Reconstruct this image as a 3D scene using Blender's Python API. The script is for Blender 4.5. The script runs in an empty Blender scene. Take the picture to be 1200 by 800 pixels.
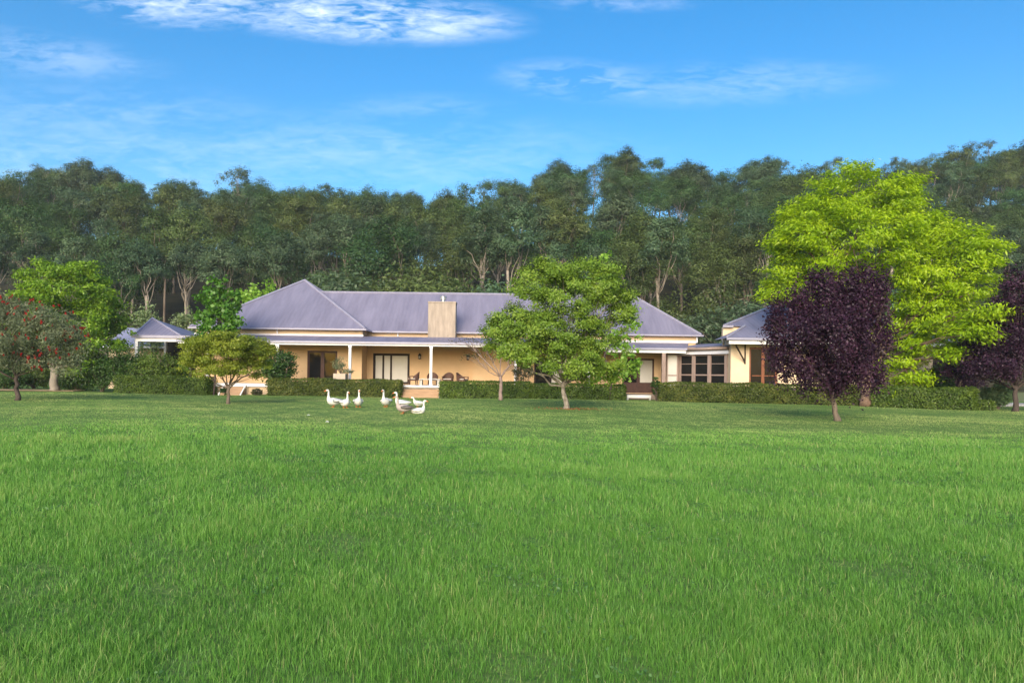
import bpy, math, random
import numpy as np
from mathutils import Vector, Matrix

S = bpy.context.scene
COL = S.collection
R = math.radians

# ------------------------------------------------------------------ camera, sky, sun, exposure
EYE = 1.5
HAZE = 0.0003
F = 800.0                       # focal length in photo pixels (photo 1200 wide)
ROLL = R(0.7)
CR, SR = math.cos(ROLL), math.sin(ROLL)
HZ = 440.0                      # horizon row at the middle of the photo

cam_d = bpy.data.cameras.new('camera')
cam = bpy.data.objects.new('camera', cam_d)
COL.objects.link(cam)
cam_d.sensor_width = 36.0
cam_d.lens = 24.0
cam_d.shift_y = (HZ - 400.0) / 1200.0
cam_d.clip_start = 0.1
cam_d.clip_end = 4000.0
cam.matrix_world = Matrix(((CR, -SR, 0, 0), (0, 0, -1, 0), (SR, CR, 0, EYE), (0, 0, 0, 1)))
S.camera = cam

SUN_EL, SUN_AZ = R(23), R(190)       # azimuth measured clockwise from +Y (the view direction)
SUN_DIR = Vector((math.sin(SUN_AZ) * math.cos(SUN_EL), math.cos(SUN_AZ) * math.cos(SUN_EL), math.sin(SUN_EL)))
world = bpy.data.worlds.new('World')
S.world = world
world.use_nodes = True
wn, wl = world.node_tree.nodes, world.node_tree.links
wn.clear()
wout = wn.new('ShaderNodeOutputWorld')
wbg = wn.new('ShaderNodeBackground')
wbg.inputs['Strength'].default_value = 0.10
sky = wn.new('ShaderNodeTexSky')
sky.sky_type = 'NISHITA'
sky.sun_disc = False
sky.sun_elevation = SUN_EL
sky.sun_rotation = SUN_AZ
sky.air_density = 1.0
sky.dust_density = 1.8
sky.ozone_density = 2.0
hsv = wn.new('ShaderNodeHueSaturation')
hsv.inputs['Hue'].default_value = 0.498
hsv.inputs['Saturation'].default_value = 1.44
hsv.inputs['Value'].default_value = 1.0
wl.new(sky.outputs[0], hsv.inputs['Color'])


def wmath(op, a, b=None, c=None):
    n = wn.new('ShaderNodeMath')
    n.operation = op
    for i, v in enumerate((a, b, c)):
        if v is None:
            continue
        if isinstance(v, (int, float)):
            n.inputs[i].default_value = v
        else:
            wl.new(v, n.inputs[i])
    return n.outputs[0]


# thin cirrus, laid out on the sky by direction (tangent coordinates round +Y)
wtc = wn.new('ShaderNodeTexCoord')
wsep = wn.new('ShaderNodeSeparateXYZ')
wl.new(wtc.outputs['Generated'], wsep.inputs[0])
yab = wmath('MAXIMUM', wmath('ABSOLUTE', wsep.outputs[1]), 0.05)
cu = wmath('DIVIDE', wsep.outputs[0], yab)
cv = wmath('DIVIDE', wsep.outputs[2], yab)
wcmb = wn.new('ShaderNodeCombineXYZ')
wl.new(cu, wcmb.inputs[0])
wl.new(cv, wcmb.inputs[1])
wmap = wn.new('ShaderNodeMapping')
wmap.inputs['Rotation'].default_value = (0, 0, R(6))
wmap.inputs['Scale'].default_value = (1.0, 3.6, 1.0)
wl.new(wcmb.outputs[0], wmap.inputs['Vector'])
wno = wn.new('ShaderNodeTexNoise')
wno.inputs['Scale'].default_value = 5.5
wno.inputs['Detail'].default_value = 9.0
wno.inputs['Roughness'].default_value = 0.62
wno.inputs['Distortion'].default_value = 0.35
wl.new(wmap.outputs[0], wno.inputs['Vector'])


def patch(px, py, rx, ry, amp, tilt=0.0):
    """a soft elliptical region of sky where cloud may form"""
    u0, v0 = (px - 600) / F, (HZ - py) / F
    t = math.tan(R(tilt))
    dx = wmath('SUBTRACT', cu, u0)
    dy = wmath('SUBTRACT', wmath('SUBTRACT', cv, v0), wmath('MULTIPLY', dx, t))
    a = wmath('DIVIDE', dx, rx / F)
    b = wmath('DIVIDE', dy, ry / F)
    d = wmath('ADD', wmath('MULTIPLY', a, a), wmath('MULTIPLY', b, b))
    e = wmath('MAXIMUM', wmath('SUBTRACT', 1.0, d), 0.0)
    return wmath('MULTIPLY', wmath('POWER', e, 1.6), amp)


PATCHES = [(210, 4, 190, 34, .72, -4), (420, 22, 220, 38, .78, -2), (170, 14, 140, 28, .5, -8), (30, 70, 190, 36, .2, -6),
           (680, 94, 130, 30, .30, -3), (860, 94, 210, 34, .18, 3), (100, 140, 280, 44, .14, 0),
           (400, 184, 460, 66, .15, 0), (110, 195, 400, 70, .17, 0), (720, 2, 120, 14, .2, 0), (480, 132, 150, 26, .12, 2)]
tot = None
for p_ in PATCHES:
    m_ = patch(*p_)
    tot = m_ if tot is None else wmath('MAXIMUM', tot, m_)
wno2 = wn.new('ShaderNodeTexNoise')
wno2.inputs['Scale'].default_value = 26.0
wno2.inputs['Detail'].default_value = 6.0
wno2.inputs['Roughness'].default_value = 0.6
wno2.inputs['Distortion'].default_value = 0.8
wl.new(wmap.outputs[0], wno2.inputs['Vector'])
nz = wmath('MULTIPLY_ADD', wno2.outputs[0], 0.45, wmath('MULTIPLY', wno.outputs[0], 0.75))
cl = wmath('MAXIMUM', wmath('MULTIPLY', wmath('SUBTRACT', nz, 0.515), 4.4), 0.0)
cl = wmath('MULTIPLY', wmath('MINIMUM', cl, 1.0), tot)
cl = wmath('MINIMUM', cl, 0.8)
fac = wmath('MULTIPLY', cl, wmath('GREATER_THAN', wsep.outputs[1], 0.0))
wmix = wn.new('ShaderNodeMix')
wmix.data_type = 'RGBA'
wl.new(fac, wmix.inputs[0])
wl.new(hsv.outputs[0], wmix.inputs[6])
wmix.inputs[7].default_value = (6.2, 6.6, 7.4, 1)
wl.new(wmix.outputs[2], wbg.inputs[0])
wl.new(wbg.outputs[0], wout.inputs[0])

sun_d = bpy.data.lights.new('sun', 'SUN')
sun_d.energy = 2.2
sun_d.angle = R(40)
sun_d.color = (1.0, 0.88, 0.72)
sun = bpy.data.objects.new('sun', sun_d)
COL.objects.link(sun)
sun.rotation_euler = SUN_DIR.to_track_quat('Z', 'Y').to_euler()
sun.location = (20, -30, 40)

S.view_settings.view_transform = 'Standard'
S.view_settings.look = 'None'
S.view_settings.gamma = 1.0
S.view_settings.use_curve_mapping = False
S.view_settings.exposure = 1.3
S.render.engine = 'CYCLES'
S.cycles.max_bounces = 6
S.cycles.diffuse_bounces = 3
S.cycles.glossy_bounces = 2
S.cycles.transmission_bounces = 3
S.cycles.transparent_max_bounces = 4
S.cycles.caustics_reflective = False
S.cycles.caustics_refractive = False


# ------------------------------------------------------------------ helpers
def at(px, py, Y):
    """photo pixel + distance -> world point"""
    u, v = (px - 600) / F, (HZ - py) / F
    return Vector(((u * CR - v * SR) * Y, Y, EYE + (u * SR + v * CR) * Y))


def atx(px, Y):
    return (px - 600) / F * Y


def pixel(p):
    X, Z = p[0] / p[1], (p[2] - EYE) / p[1]
    u, v = X * CR + Z * SR, -X * SR + Z * CR
    return 600 + u * F, HZ - v * F


def tag(o, label=None, cat=None, group=None, kind=None):
    if label:
        o['label'] = label
    if cat:
        o['category'] = cat
    if group:
        o['group'] = group
    if kind:
        o['kind'] = kind
    return o


def empty(name, loc, label=None, cat=None, group=None):
    o = bpy.data.objects.new(name, None)
    o.location = loc
    o.empty_display_size = 0.3
    COL.objects.link(o)
    return tag(o, label, cat, group)


def link(name, mesh, parent=None):
    o = bpy.data.objects.new(name, mesh)
    COL.objects.link(o)
    if parent:
        o.parent = parent
        q = parent
        off = Vector((0, 0, 0))
        while q:
            off += Vector(q.location)
            q = q.parent
        o.location = -off
    return o


def np_mesh(name, verts, quads, mat, tint=None, smooth=False, tris=None):
    """mesh straight from numpy arrays"""
    me = bpy.data.meshes.new(name)
    verts = np.ascontiguousarray(verts, dtype=np.float32)
    nq = 0 if quads is None else len(quads)
    nt = 0 if tris is None else len(tris)
    me.vertices.add(len(verts))
    me.vertices.foreach_set('co', verts.ravel())
    li = []
    if nq:
        li.append(np.asarray(quads, dtype=np.int32).ravel())
    if nt:
        li.append(np.asarray(tris, dtype=np.int32).ravel())
    li = np.concatenate(li)
    me.loops.add(len(li))
    me.loops.foreach_set('vertex_index', li)
    me.polygons.add(nq + nt)
    st = np.concatenate([np.arange(nq) * 4, nq * 4 + np.arange(nt) * 3]).astype(np.int32)
    me.polygons.foreach_set('loop_start', st)
    me.update(calc_edges=True)
    if tint is not None:
        a = me.attributes.new('tint', 'FLOAT', 'FACE')
        a.data.foreach_set('value', np.asarray(tint, dtype=np.float32))
    if smooth:
        me.polygons.foreach_set('use_smooth', np.ones(nq + nt, dtype=bool))
    if mat:
        me.materials.append(mat)
    return me


class MB:
    """collects boxes, prisms, tubes; builds ONE mesh"""

    def __init__(self):
        self.v, self.f = [], []

    def add(self, vs, fs):
        b = len(self.v)
        self.v += [tuple(x) for x in vs]
        self.f += [tuple(i + b for i in f) for f in fs]
        return self

    def box(self, x0, x1, y0, y1, z0, z1):
        if x0 > x1: x0, x1 = x1, x0
        if y0 > y1: y0, y1 = y1, y0
        if z0 > z1: z0, z1 = z1, z0
        vs = [(x0, y0, z0), (x1, y0, z0), (x1, y1, z0), (x0, y1, z0), (x0, y0, z1), (x1, y0, z1), (x1, y1, z1), (x0, y1, z1)]
        return self.add(vs, [(0, 3, 2, 1), (4, 5, 6, 7), (0, 1, 5, 4), (1, 2, 6, 5), (2, 3, 7, 6), (3, 0, 4, 7)])

    def obox(self, A, B, t0, t1, d0, d1, z0, z1):
        """box along the plan line A->B from t0 to t1 metres, d0..d1 metres behind it"""
        ax = (Vector(B) - Vector(A)); ax.z = 0; ax.normalize()
        ny = Vector((-ax.y, ax.x, 0))
        o = Vector((A[0], A[1], 0))
        c = [o + ax * t + ny * d for t, d in ((t0, d0), (t1, d0), (t1, d1), (t0, d1))]
        vs = [(p.x, p.y, z0) for p in c] + [(p.x, p.y, z1) for p in c]
        return self.add(vs, [(0, 3, 2, 1), (4, 5, 6, 7), (0, 1, 5, 4), (1, 2, 6, 5), (2, 3, 7, 6), (3, 0, 4, 7)])

    def slab(self, poly, thick):
        """a polygon thickened downwards"""
        n = len(poly)
        vs = [tuple(p) for p in poly] + [(p[0], p[1], p[2] - thick) for p in poly]
        fs = [tuple(range(n)), tuple(range(2 * n - 1, n - 1, -1))]
        fs += [(i, i + n, (i + 1) % n + n, (i + 1) % n) for i in range(n)]
        return self.add(vs, fs)

    def tube(self, pts, rad, seg=6, cap=True):
        pts = [Vector(p) for p in pts]
        b = len(self.v)
        up = Vector((0.31, 0.17, 0.93))
        for i, p in enumerate(pts):
            d = (pts[min(i + 1, len(pts) - 1)] - pts[max(i - 1, 0)])
            if d.length < 1e-6:
                d = Vector((0, 0, 1))
            d.normalize()
            s = d.cross(up)
            if s.length < 0.1:
                s = d.cross(Vector((1, 0, 0)))
            s.normalize()
            t = d.cross(s)
            r = rad[i] if hasattr(rad, '__len__') else rad
            for k in range(seg):
                a = 2 * math.pi * k / seg
                self.v.append(tuple(p + s * (math.cos(a) * r) + t * (math.sin(a) * r)))
        for i in range(len(pts) - 1):
            for k in range(seg):
                k2 = (k + 1) % seg
                self.f.append((b + i * seg + k, b + i * seg + k2, b + (i + 1) * seg + k2, b + (i + 1) * seg + k))
        if cap:
            self.f.append(tuple(b + k for k in range(seg))[::-1])
            self.f.append(tuple(b + (len(pts) - 1) * seg + k for k in range(seg)))
        return self

    def bar(self, p, q, w, h):
        """rectangular bar from p to q"""
        p, q = Vector(p), Vector(q)
        d = (q - p).normalized()
        s = d.cross(Vector((0, 0, 1)))
        if s.length < 0.05:
            s = Vector((1, 0, 0))
        s.normalize()
        t = s.cross(d)
        vs = [c + s * a * w / 2 + t * e * h / 2 for c in (p, q) for a, e in ((-1, -1), (1, -1), (1, 1), (-1, 1))]
        return self.add(vs, [(3, 2, 1, 0), (4, 5, 6, 7), (0, 1, 5, 4), (1, 2, 6, 5), (2, 3, 7, 6), (3, 0, 4, 7)])

    def lathe(self, c, prof, seg=14):
        """prof: list of (r, z)"""
        b = len(self.v)
        for r, z in prof:
            for k in range(seg):
                a = 2 * math.pi * k / seg
                self.v.append((c[0] + r * math.cos(a), c[1] + r * math.sin(a), c[2] + z))
        for i in range(len(prof) - 1):
            for k in range(seg):
                k2 = (k + 1) % seg
                self.f.append((b + i * seg + k, b + i * seg + k2, b + (i + 1) * seg + k2, b + (i + 1) * seg + k))
        self.f.append(tuple(b + k for k in range(seg))[::-1])
        self.f.append(tuple(b + (len(prof) - 1) * seg + k for k in range(seg)))
        return self

    def mesh(self, name, mat, smooth=False):
        me = bpy.data.meshes.new(name)
        me.from_pydata(self.v, [], self.f)
        me.update()
        if smooth:
            me.polygons.foreach_set('use_smooth', np.ones(len(me.polygons), dtype=bool))
        if mat:
            me.materials.append(mat)
        return me

    def build(self, name, mat, parent=None, smooth=False, bevel=0):
        o = link(name, self.mesh(name, mat, smooth), parent)
        if bevel:
            m = o.modifiers.new('bevel', 'BEVEL')
            m.width = bevel
            m.segments = 2
        return o


# ------------------------------------------------------------------ materials
def mat_new(name):
    m = bpy.data.materials.new(name)
    m.use_nodes = True
    nt = m.node_tree
    nt.nodes.clear()
    out = nt.nodes.new('ShaderNodeOutputMaterial')
    return m, nt, nt.nodes, nt.links, out


def surf(name, c1, c2, scale=3.0, rough=0.7, bump=0.0, bscale=40.0, spec=0.3, stretch=(1, 1, 1), metallic=0.0, wave=None, wamp=0.4, detail=6.0):
    """painted / plastered / timber surface: two mottled tones, optional fine bump, optional ribs along an axis"""
    m, nt, N, L, out = mat_new(name)
    bs = N.new('ShaderNodeBsdfPrincipled')
    tc = N.new('ShaderNodeTexCoord')
    mp = N.new('ShaderNodeMapping')
    mp.inputs['Scale'].default_value = stretch
    L.new(tc.outputs['Object'], mp.inputs[0])
    no = N.new('ShaderNodeTexNoise')
    no.inputs['Scale'].default_value = scale
    no.inputs['Detail'].default_value = detail
    no.inputs['Roughness'].default_value = 0.65
    L.new(mp.outputs[0], no.inputs['Vector'])
    rp = N.new('ShaderNodeValToRGB')
    rp.color_ramp.elements[0].position = 0.32
    rp.color_ramp.elements[1].position = 0.68
    rp.color_ramp.elements[0].color = (*c1, 1)
    rp.color_ramp.elements[1].color = (*c2, 1)
    L.new(no.outputs[0], rp.inputs[0])
    L.new(rp.outputs[0], bs.inputs['Base Color'])
    bs.inputs['Roughness'].default_value = rough
    bs.inputs['Metallic'].default_value = metallic
    bs.inputs['Specular IOR Level'].default_value = spec
    h = None
    if bump:
        n2 = N.new('ShaderNodeTexNoise')
        n2.inputs['Scale'].default_value = bscale
        n2.inputs['Detail'].default_value = 3
        L.new(mp.outputs[0], n2.inputs['Vector'])
        h = n2.outputs[0]
    if wave:
        wv = N.new('ShaderNodeTexWave')
        wv.wave_type = 'BANDS'
        wv.bands_direction = wave[0]
        wv.inputs['Scale'].default_value = wave[1]
        wv.inputs['Distortion'].default_value = 0
        L.new(tc.outputs['Object'], wv.inputs['Vector'])
        h = wv.outputs[1]
        bump = wamp
    if h is not None:
        bp = N.new('ShaderNodeBump')
        bp.inputs['Strength'].default_value = bump
        bp.inputs['Distance'].default_value = 0.03
        L.new(h, bp.inputs['Height'])
        L.new(bp.outputs[0], bs.inputs['Normal'])
    L.new(bs.outputs[0], out.inputs[0])
    return m


def leafmat(name, cols, trans=0.35, gloss=0.03, rnd=0.0, rough=0.45, tfac=1.25):
    """leaves: per-leaf tint picks a colour; a share of the light passes through"""
    m, nt, N, L, out = mat_new(name)
    at_ = N.new('ShaderNodeAttribute')
    at_.attribute_name = 'tint'
    rp = N.new('ShaderNodeValToRGB')
    el = rp.color_ramp.elements
    n = len(cols)
    el[0].color = (*cols[0], 1)
    el[1].color = (*cols[-1], 1)
    for i in range(1, n - 1):
        e = el.new(i / (n - 1))
        e.color = (*cols[i], 1)
    L.new(at_.outputs['Fac'], rp.inputs[0])
    c = rp.outputs[0]
    if rnd:
        oi = N.new('ShaderNodeObjectInfo')
        hs = N.new('ShaderNodeHueSaturation')
        mr = N.new('ShaderNodeMapRange')
        mr.inputs[3].default_value = 1 - rnd
        mr.inputs[4].default_value = 1 + rnd
        L.new(oi.outputs['Random'], mr.inputs[0])
        L.new(mr.outputs[0], hs.inputs['Value'])
        m2 = N.new('ShaderNodeMath'); m2.operation = 'FRACT'
        m3 = N.new('ShaderNodeMath'); m3.operation = 'MULTIPLY'; m3.inputs[1].default_value = 7.31
        L.new(oi.outputs['Random'], m3.inputs[0]); L.new(m3.outputs[0], m2.inputs[0])
        mh = N.new('ShaderNodeMapRange')
        mh.inputs[3].default_value = 0.488
        mh.inputs[4].default_value = 0.525
        L.new(m2.outputs[0], mh.inputs[0])
        L.new(mh.outputs[0], hs.inputs['Hue'])
        L.new(c, hs.inputs['Color'])
        c = hs.outputs[0]
    df = N.new('ShaderNodeBsdfDiffuse')
    L.new(c, df.inputs[0])
    tr = N.new('ShaderNodeBsdfTranslucent')
    g2 = N.new('ShaderNodeMix'); g2.data_type = 'RGBA'; g2.blend_type = 'MULTIPLY'
    g2.inputs[0].default_value = 1.0
    L.new(c, g2.inputs[6]); g2.inputs[7].default_value = (tfac * 1.1, tfac, tfac * 0.6, 1)
    L.new(g2.outputs[2], tr.inputs[0])
    mx = N.new('ShaderNodeMixShader')
    mx.inputs[0].default_value = trans
    L.new(df.outputs[0], mx.inputs[1]); L.new(tr.outputs[0], mx.inputs[2])
    o = mx.outputs[0]
    if gloss:
        gl = N.new('ShaderNodeBsdfGlossy')
        gl.inputs['Roughness'].default_value = rough
        gl.inputs[0].default_value = (1, 1, 1, 1)
        m4 = N.new('ShaderNodeMixShader')
        m4.inputs[0].default_value = gloss
        L.new(o, m4.inputs[1]); L.new(gl.outputs[0], m4.inputs[2])
        o = m4.outputs[0]
    L.new(o, out.inputs[0])
    return m


def glassmat(name, col, rough=0.03):
    m, nt, N, L, out = mat_new(name)
    bs = N.new('ShaderNodeBsdfPrincipled')
    bs.inputs['Base Color'].default_value = (*col, 1)
    bs.inputs['Roughness'].default_value = rough
    bs.inputs['Specular IOR Level'].default_value = 0.22
    no = N.new('ShaderNodeTexNoise'); no.inputs['Scale'].default_value = 1.3
    bp = N.new('ShaderNodeBump'); bp.inputs['Strength'].default_value = 0.03
    L.new(no.outputs[0], bp.inputs['Height']); L.new(bp.outputs[0], bs.inputs['Normal'])
    L.new(bs.outputs[0], out.inputs[0])
    return m


ROOF1, ROOF2 = (0.150, 0.144, 0.205), (0.212, 0.204, 0.282)
M = dict(
    roof=surf('roof_steel_front', ROOF1, ROOF2, 0.8, 0.5, wave=('X', 1.05), wamp=0.42, spec=0.3, stretch=(1.6, .35, .35)),
    roof_side=surf('roof_steel_side', ROOF1, ROOF2, 0.8, 0.5, wave=('Y', 1.05), wamp=0.42, spec=0.3, stretch=(.35, 1.6, .35)),
    cap=surf('ridge_capping', (0.24, 0.235, 0.32), (0.3, 0.295, 0.38), 2, 0.4, spec=0.5),
    wall=surf('apricot_render', (0.64, 0.445, 0.255), (0.70, 0.495, 0.29), 1.2, 0.85, bump=.12, bscale=60),
    wallpale=surf('cream_render', (0.66, 0.52, 0.36), (0.72, 0.57, 0.40), 1.0, 0.85, bump=.12, bscale=60),
    wallup=surf('upper_wall_render', (0.56, 0.42, 0.28), (0.63, 0.47, 0.31), 1.5, 0.85, bump=.1, bscale=60),
    chimney=surf('chimney_render', (0.25, 0.21, 0.175), (0.42, 0.35, 0.285), 1.3, 0.9, bump=.2, bscale=40, stretch=(3, 3, .55)),
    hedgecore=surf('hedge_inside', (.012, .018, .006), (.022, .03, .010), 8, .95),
    shade=surf('dark_for_interior_shade', (.025, .022, .02), (.04, .035, .03), 3, .9, spec=.1),
    base=surf('base_render', (0.50, 0.38, 0.25), (0.58, 0.44, 0.29), 2, 0.9, bump=.2),
    white=surf('white_paint', (0.74, 0.74, 0.76), (0.82, 0.82, 0.82), 2.5, 0.5, bump=.04, spec=.4),
    trim=surf('lilac_white_trim', (0.60, 0.60, 0.68), (0.70, 0.70, 0.76), 2, 0.5, spec=.4),
    soffit=surf('soffit_board', (0.42, 0.36, 0.30), (0.48, 0.42, 0.35), 2, 0.8),
    dark=surf('dark_brown_joinery', (0.014, 0.008, 0.006), (0.026, 0.013, 0.010), 4, 0.5, bump=.05, spec=.2),
    brown=surf('mid_brown_joinery', (.045, .020, .015), (.075, .034, .025), 4, .5, spec=.25),
    rednut=surf('red_brown_joinery', (0.17, 0.055, 0.022), (0.22, 0.075, 0.03), 5, 0.45, spec=.4, stretch=(4, 4, .6)),
    timber=surf('weathered_timber', (0.24, 0.175, 0.15), (0.34, 0.26, 0.23), 3, 0.8, bump=.25, stretch=(6, 6, .6)),
    stepwood=surf('step_boards', (0.30, 0.19, 0.115), (0.44, 0.30, 0.19), 2.2, 0.8, bump=.2, stretch=(.7, 4, 9)),
    decking=surf('deck_boards', (0.25, 0.19, 0.14), (0.34, 0.26, 0.2), 3, 0.8, stretch=(.5, 6, 1)),
    blind=surf('roller_blind', (0.50, 0.49, 0.45), (0.56, 0.55, 0.51), 1.0, 0.9, bump=.05),
    glass=glassmat('window_glass_dark', (0.012, 0.012, 0.012)),
    blind_reflect_glass=surf('blind_and_painted_reflection', (0.47, 0.46, 0.42), (0.54, 0.53, 0.49), 1.0, 0.35, spec=.5),
    metal=surf('galvanised_steel', (0.5, 0.5, 0.5), (0.62, 0.62, 0.62), 6, 0.35, metallic=.8),
    black=surf('black_iron', (0.02, 0.02, 0.022), (0.035, 0.035, 0.035), 6, 0.5),
    wicker=surf('brown_wicker', (0.060, 0.030, 0.022), (0.13, 0.07, 0.05), 30, 0.6, bump=.5, bscale=90),
    tabletop=surf('pale_table_top', (0.42, 0.40, 0.36), (0.52, 0.50, 0.46), 3, 0.6),
    stone=surf('grey_stone', (0.22, 0.22, 0.24), (0.42, 0.42, 0.44), 5, 0.9, bump=.5, bscale=14),
    pot=surf('sandstone_planter', (0.44, 0.36, 0.28), (0.55, 0.46, 0.37), 5, 0.9, bump=.3),
    bark=surf('grey_bark', (0.085, 0.066, 0.05), (0.20, 0.16, 0.125), 7, 0.95, bump=.6, bscale=25, stretch=(1, 1, .3)),
    barkdark=surf('dark_bark', (0.045, 0.035, 0.032), (0.10, 0.075, 0.065), 7, 0.95, bump=.6, bscale=25, stretch=(1, 1, .3)),
    barkpatch=surf('lichen_patched_bark', (0.075, 0.055, 0.04), (0.34, 0.31, 0.26), 6, 0.95, bump=.6, bscale=20, stretch=(1, 1, .8)),
    barkpale=surf('smooth_pale_bark', (0.165, 0.14, 0.115), (0.32, 0.28, 0.235), 1.6, 0.85, stretch=(1, 1, .35)),
    barkgum=surf('grey_gum_bark', (0.10, 0.078, 0.06), (0.25, 0.21, 0.17), .9, 0.9, stretch=(1, 1, .3)),
    barkbrown=surf('fibrous_brown_bark', (0.10, 0.064, 0.045), (0.23, 0.155, 0.11), 6, 0.95, bump=.8, bscale=16, stretch=(2.5, 2.5, .25)),
    twig=surf('pinkish_bare_bark', (0.20, 0.14, 0.12), (0.33, 0.25, 0.22), 6, 0.9),
)
LEAF = dict(
    round=leafmat('leaf_mid_green', [(0.1043, 0.1938, 0.0193), (0.1862, 0.3054, 0.0328), (0.2981, 0.4098, 0.0566)], .38, .02),
    small=leafmat('leaf_olive_green', [(0.1306, 0.1925, 0.0165), (0.2221, 0.2819, 0.0248), (0.3266, 0.3644, 0.0467)], .35, .02),
    lime=leafmat('leaf_golden_lime', [(0.1919, 0.3293, 0.0044), (0.313, 0.472, 0.0066), (0.4443, 0.5817, 0.0165)], .42, .02),
    bright=leafmat('leaf_bright_green', [(0.0978, 0.207, 0.0115), (0.1725, 0.3105, 0.0161), (0.276, 0.414, 0.0345)], .36, .02),
    plum=leafmat('leaf_dark_purple', [(0.0157, 0.0063, 0.0179), (0.0336, 0.0116, 0.0302), (0.074, 0.0295, 0.0605)], .18, .02, rough=.5),
    sweet=leafmat('leaf_fresh_green', [(0.048, 0.144, 0.0144), (0.09, 0.228, 0.024), (0.168, 0.336, 0.048)], .4, .02),
    limesap=leafmat('leaf_pale_lime', [(0.1323, 0.2909, 0.0264), (0.2248, 0.41, 0.0463), (0.3571, 0.5554, 0.0926)], .45, .02),
    silver=leafmat('leaf_silver_green', [(.19, .26, .10), (.28, .36, .16), (.40, .47, .25)], .3, .02),
    bottle=leafmat('leaf_grey_green', [(0.0775, 0.1036, 0.0517), (0.1466, 0.1811, 0.0949), (0.2416, 0.2846, 0.1638)], .25, .02),
    redflower=leafmat('flower_red', [(0.256, 0.0064, 0.008), (0.384, 0.0112, 0.0128), (0.496, 0.024, 0.0224)], .2, .02),
    hedge=leafmat('leaf_hedge', [(0.042, 0.084, 0.012), (0.09, 0.153, 0.0196), (0.1726, 0.2476, 0.0374)], .25, .02),
    hedgebrown=leafmat('leaf_hedge_bronze', [(0.0432, 0.072, 0.0115), (0.0979, 0.1325, 0.0202), (0.2016, 0.2088, 0.0432)], .25, .02),
    shrub=leafmat('leaf_dark_shrub', [(0.0225, 0.0562, 0.0125), (0.0438, 0.1, 0.0175), (0.0875, 0.1625, 0.0312)], .28, .02),
    shrubpale=leafmat('leaf_pale_shrub', [(.07, .13, .06), (.12, .20, .09), (.20, .29, .13)], .3, .02),
    rosy=leafmat('leaf_sparse_bronze', [(.05, .055, .03), (.09, .10, .045), (.12, .10, .06)], .3, .02),
    gum=leafmat('leaf_gum', [(0.0328, 0.0753, 0.023), (0.0599, 0.1175, 0.0344), (0.0988, 0.1687, 0.0515)], .25, .02, rnd=.28),
    gumolive=leafmat('leaf_gum_olive', [(0.05, 0.0801, 0.0197), (0.0884, 0.1307, 0.0339), (0.14, 0.1854, 0.0536)], .25, .02, rnd=.25),
    gumblue=leafmat('leaf_gum_grey', [(0.0413, 0.0771, 0.0366), (0.0765, 0.1276, 0.062), (0.1253, 0.19, 0.093)], .25, .02, rnd=.25),
    grass=leafmat('grass_blades', [(0.0738, 0.1999, 0.0294), (0.118, 0.2965, 0.0457), (0.1944, 0.3931, 0.0697), (0.4022, 0.4276, 0.1742)], .35, .02, tfac=1.15),
    weed=leafmat('leaf_clover', [(.045, .12, .03), (.08, .19, .05), (.14, .26, .085)], .3, .02),
    whitefeather=surf('white_feather', (.72, .72, .72), (.80, .80, .79), 9, .75, bump=.2, bscale=30),
)


# ------------------------------------------------------------------ terrain
RIDGE = [(-60, 33), (0, 31), (60, 31), (130, 29), (200, 27.5), (280, 27), (350, 27), (420, 25.5), (490, 23), (540, 25.5), (600, 29), (650, 32), (720, 35.5),
         (780, 36), (840, 33), (880, 32), (950, 35), (1000, 36), (1060, 37), (1110, 40), (1160, 42), (1260, 43)]
RX = np.array([(p - 600) / F for p, _ in RIDGE]); RH = np.array([h + 6.5 for _, h in RIDGE])


def hill(x, y):
    x = np.asarray(x, dtype=float); y = np.asarray(y, dtype=float)
    u = x / np.maximum(y, 60.0)
    rh = np.interp(u, RX, RH)
    foot = np.interp(u, [-1, .55, .72, .9], [88, 88, 104, 108])
    t = np.clip((y - foot) / (182 - foot), 0, None)
    up = np.where(t < 1, t ** 1.15, 1 - 0.30 * (t - 1))
    h = rh * np.clip(up, 0, None)
    h = np.where(y > foot, h, 0)
    return h


def ground_z(x, y):
    x = np.asarray(x, dtype=float); y = np.asarray(y, dtype=float)
    b = 0.05 * np.sin(x * .17 + .6) * np.sin(y * .21) + 0.03 * np.sin(x * .41 + y * .3)
    b = b * np.clip((60 - y) / 15, 0, 1)
    return hill(x, y) + b


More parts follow.
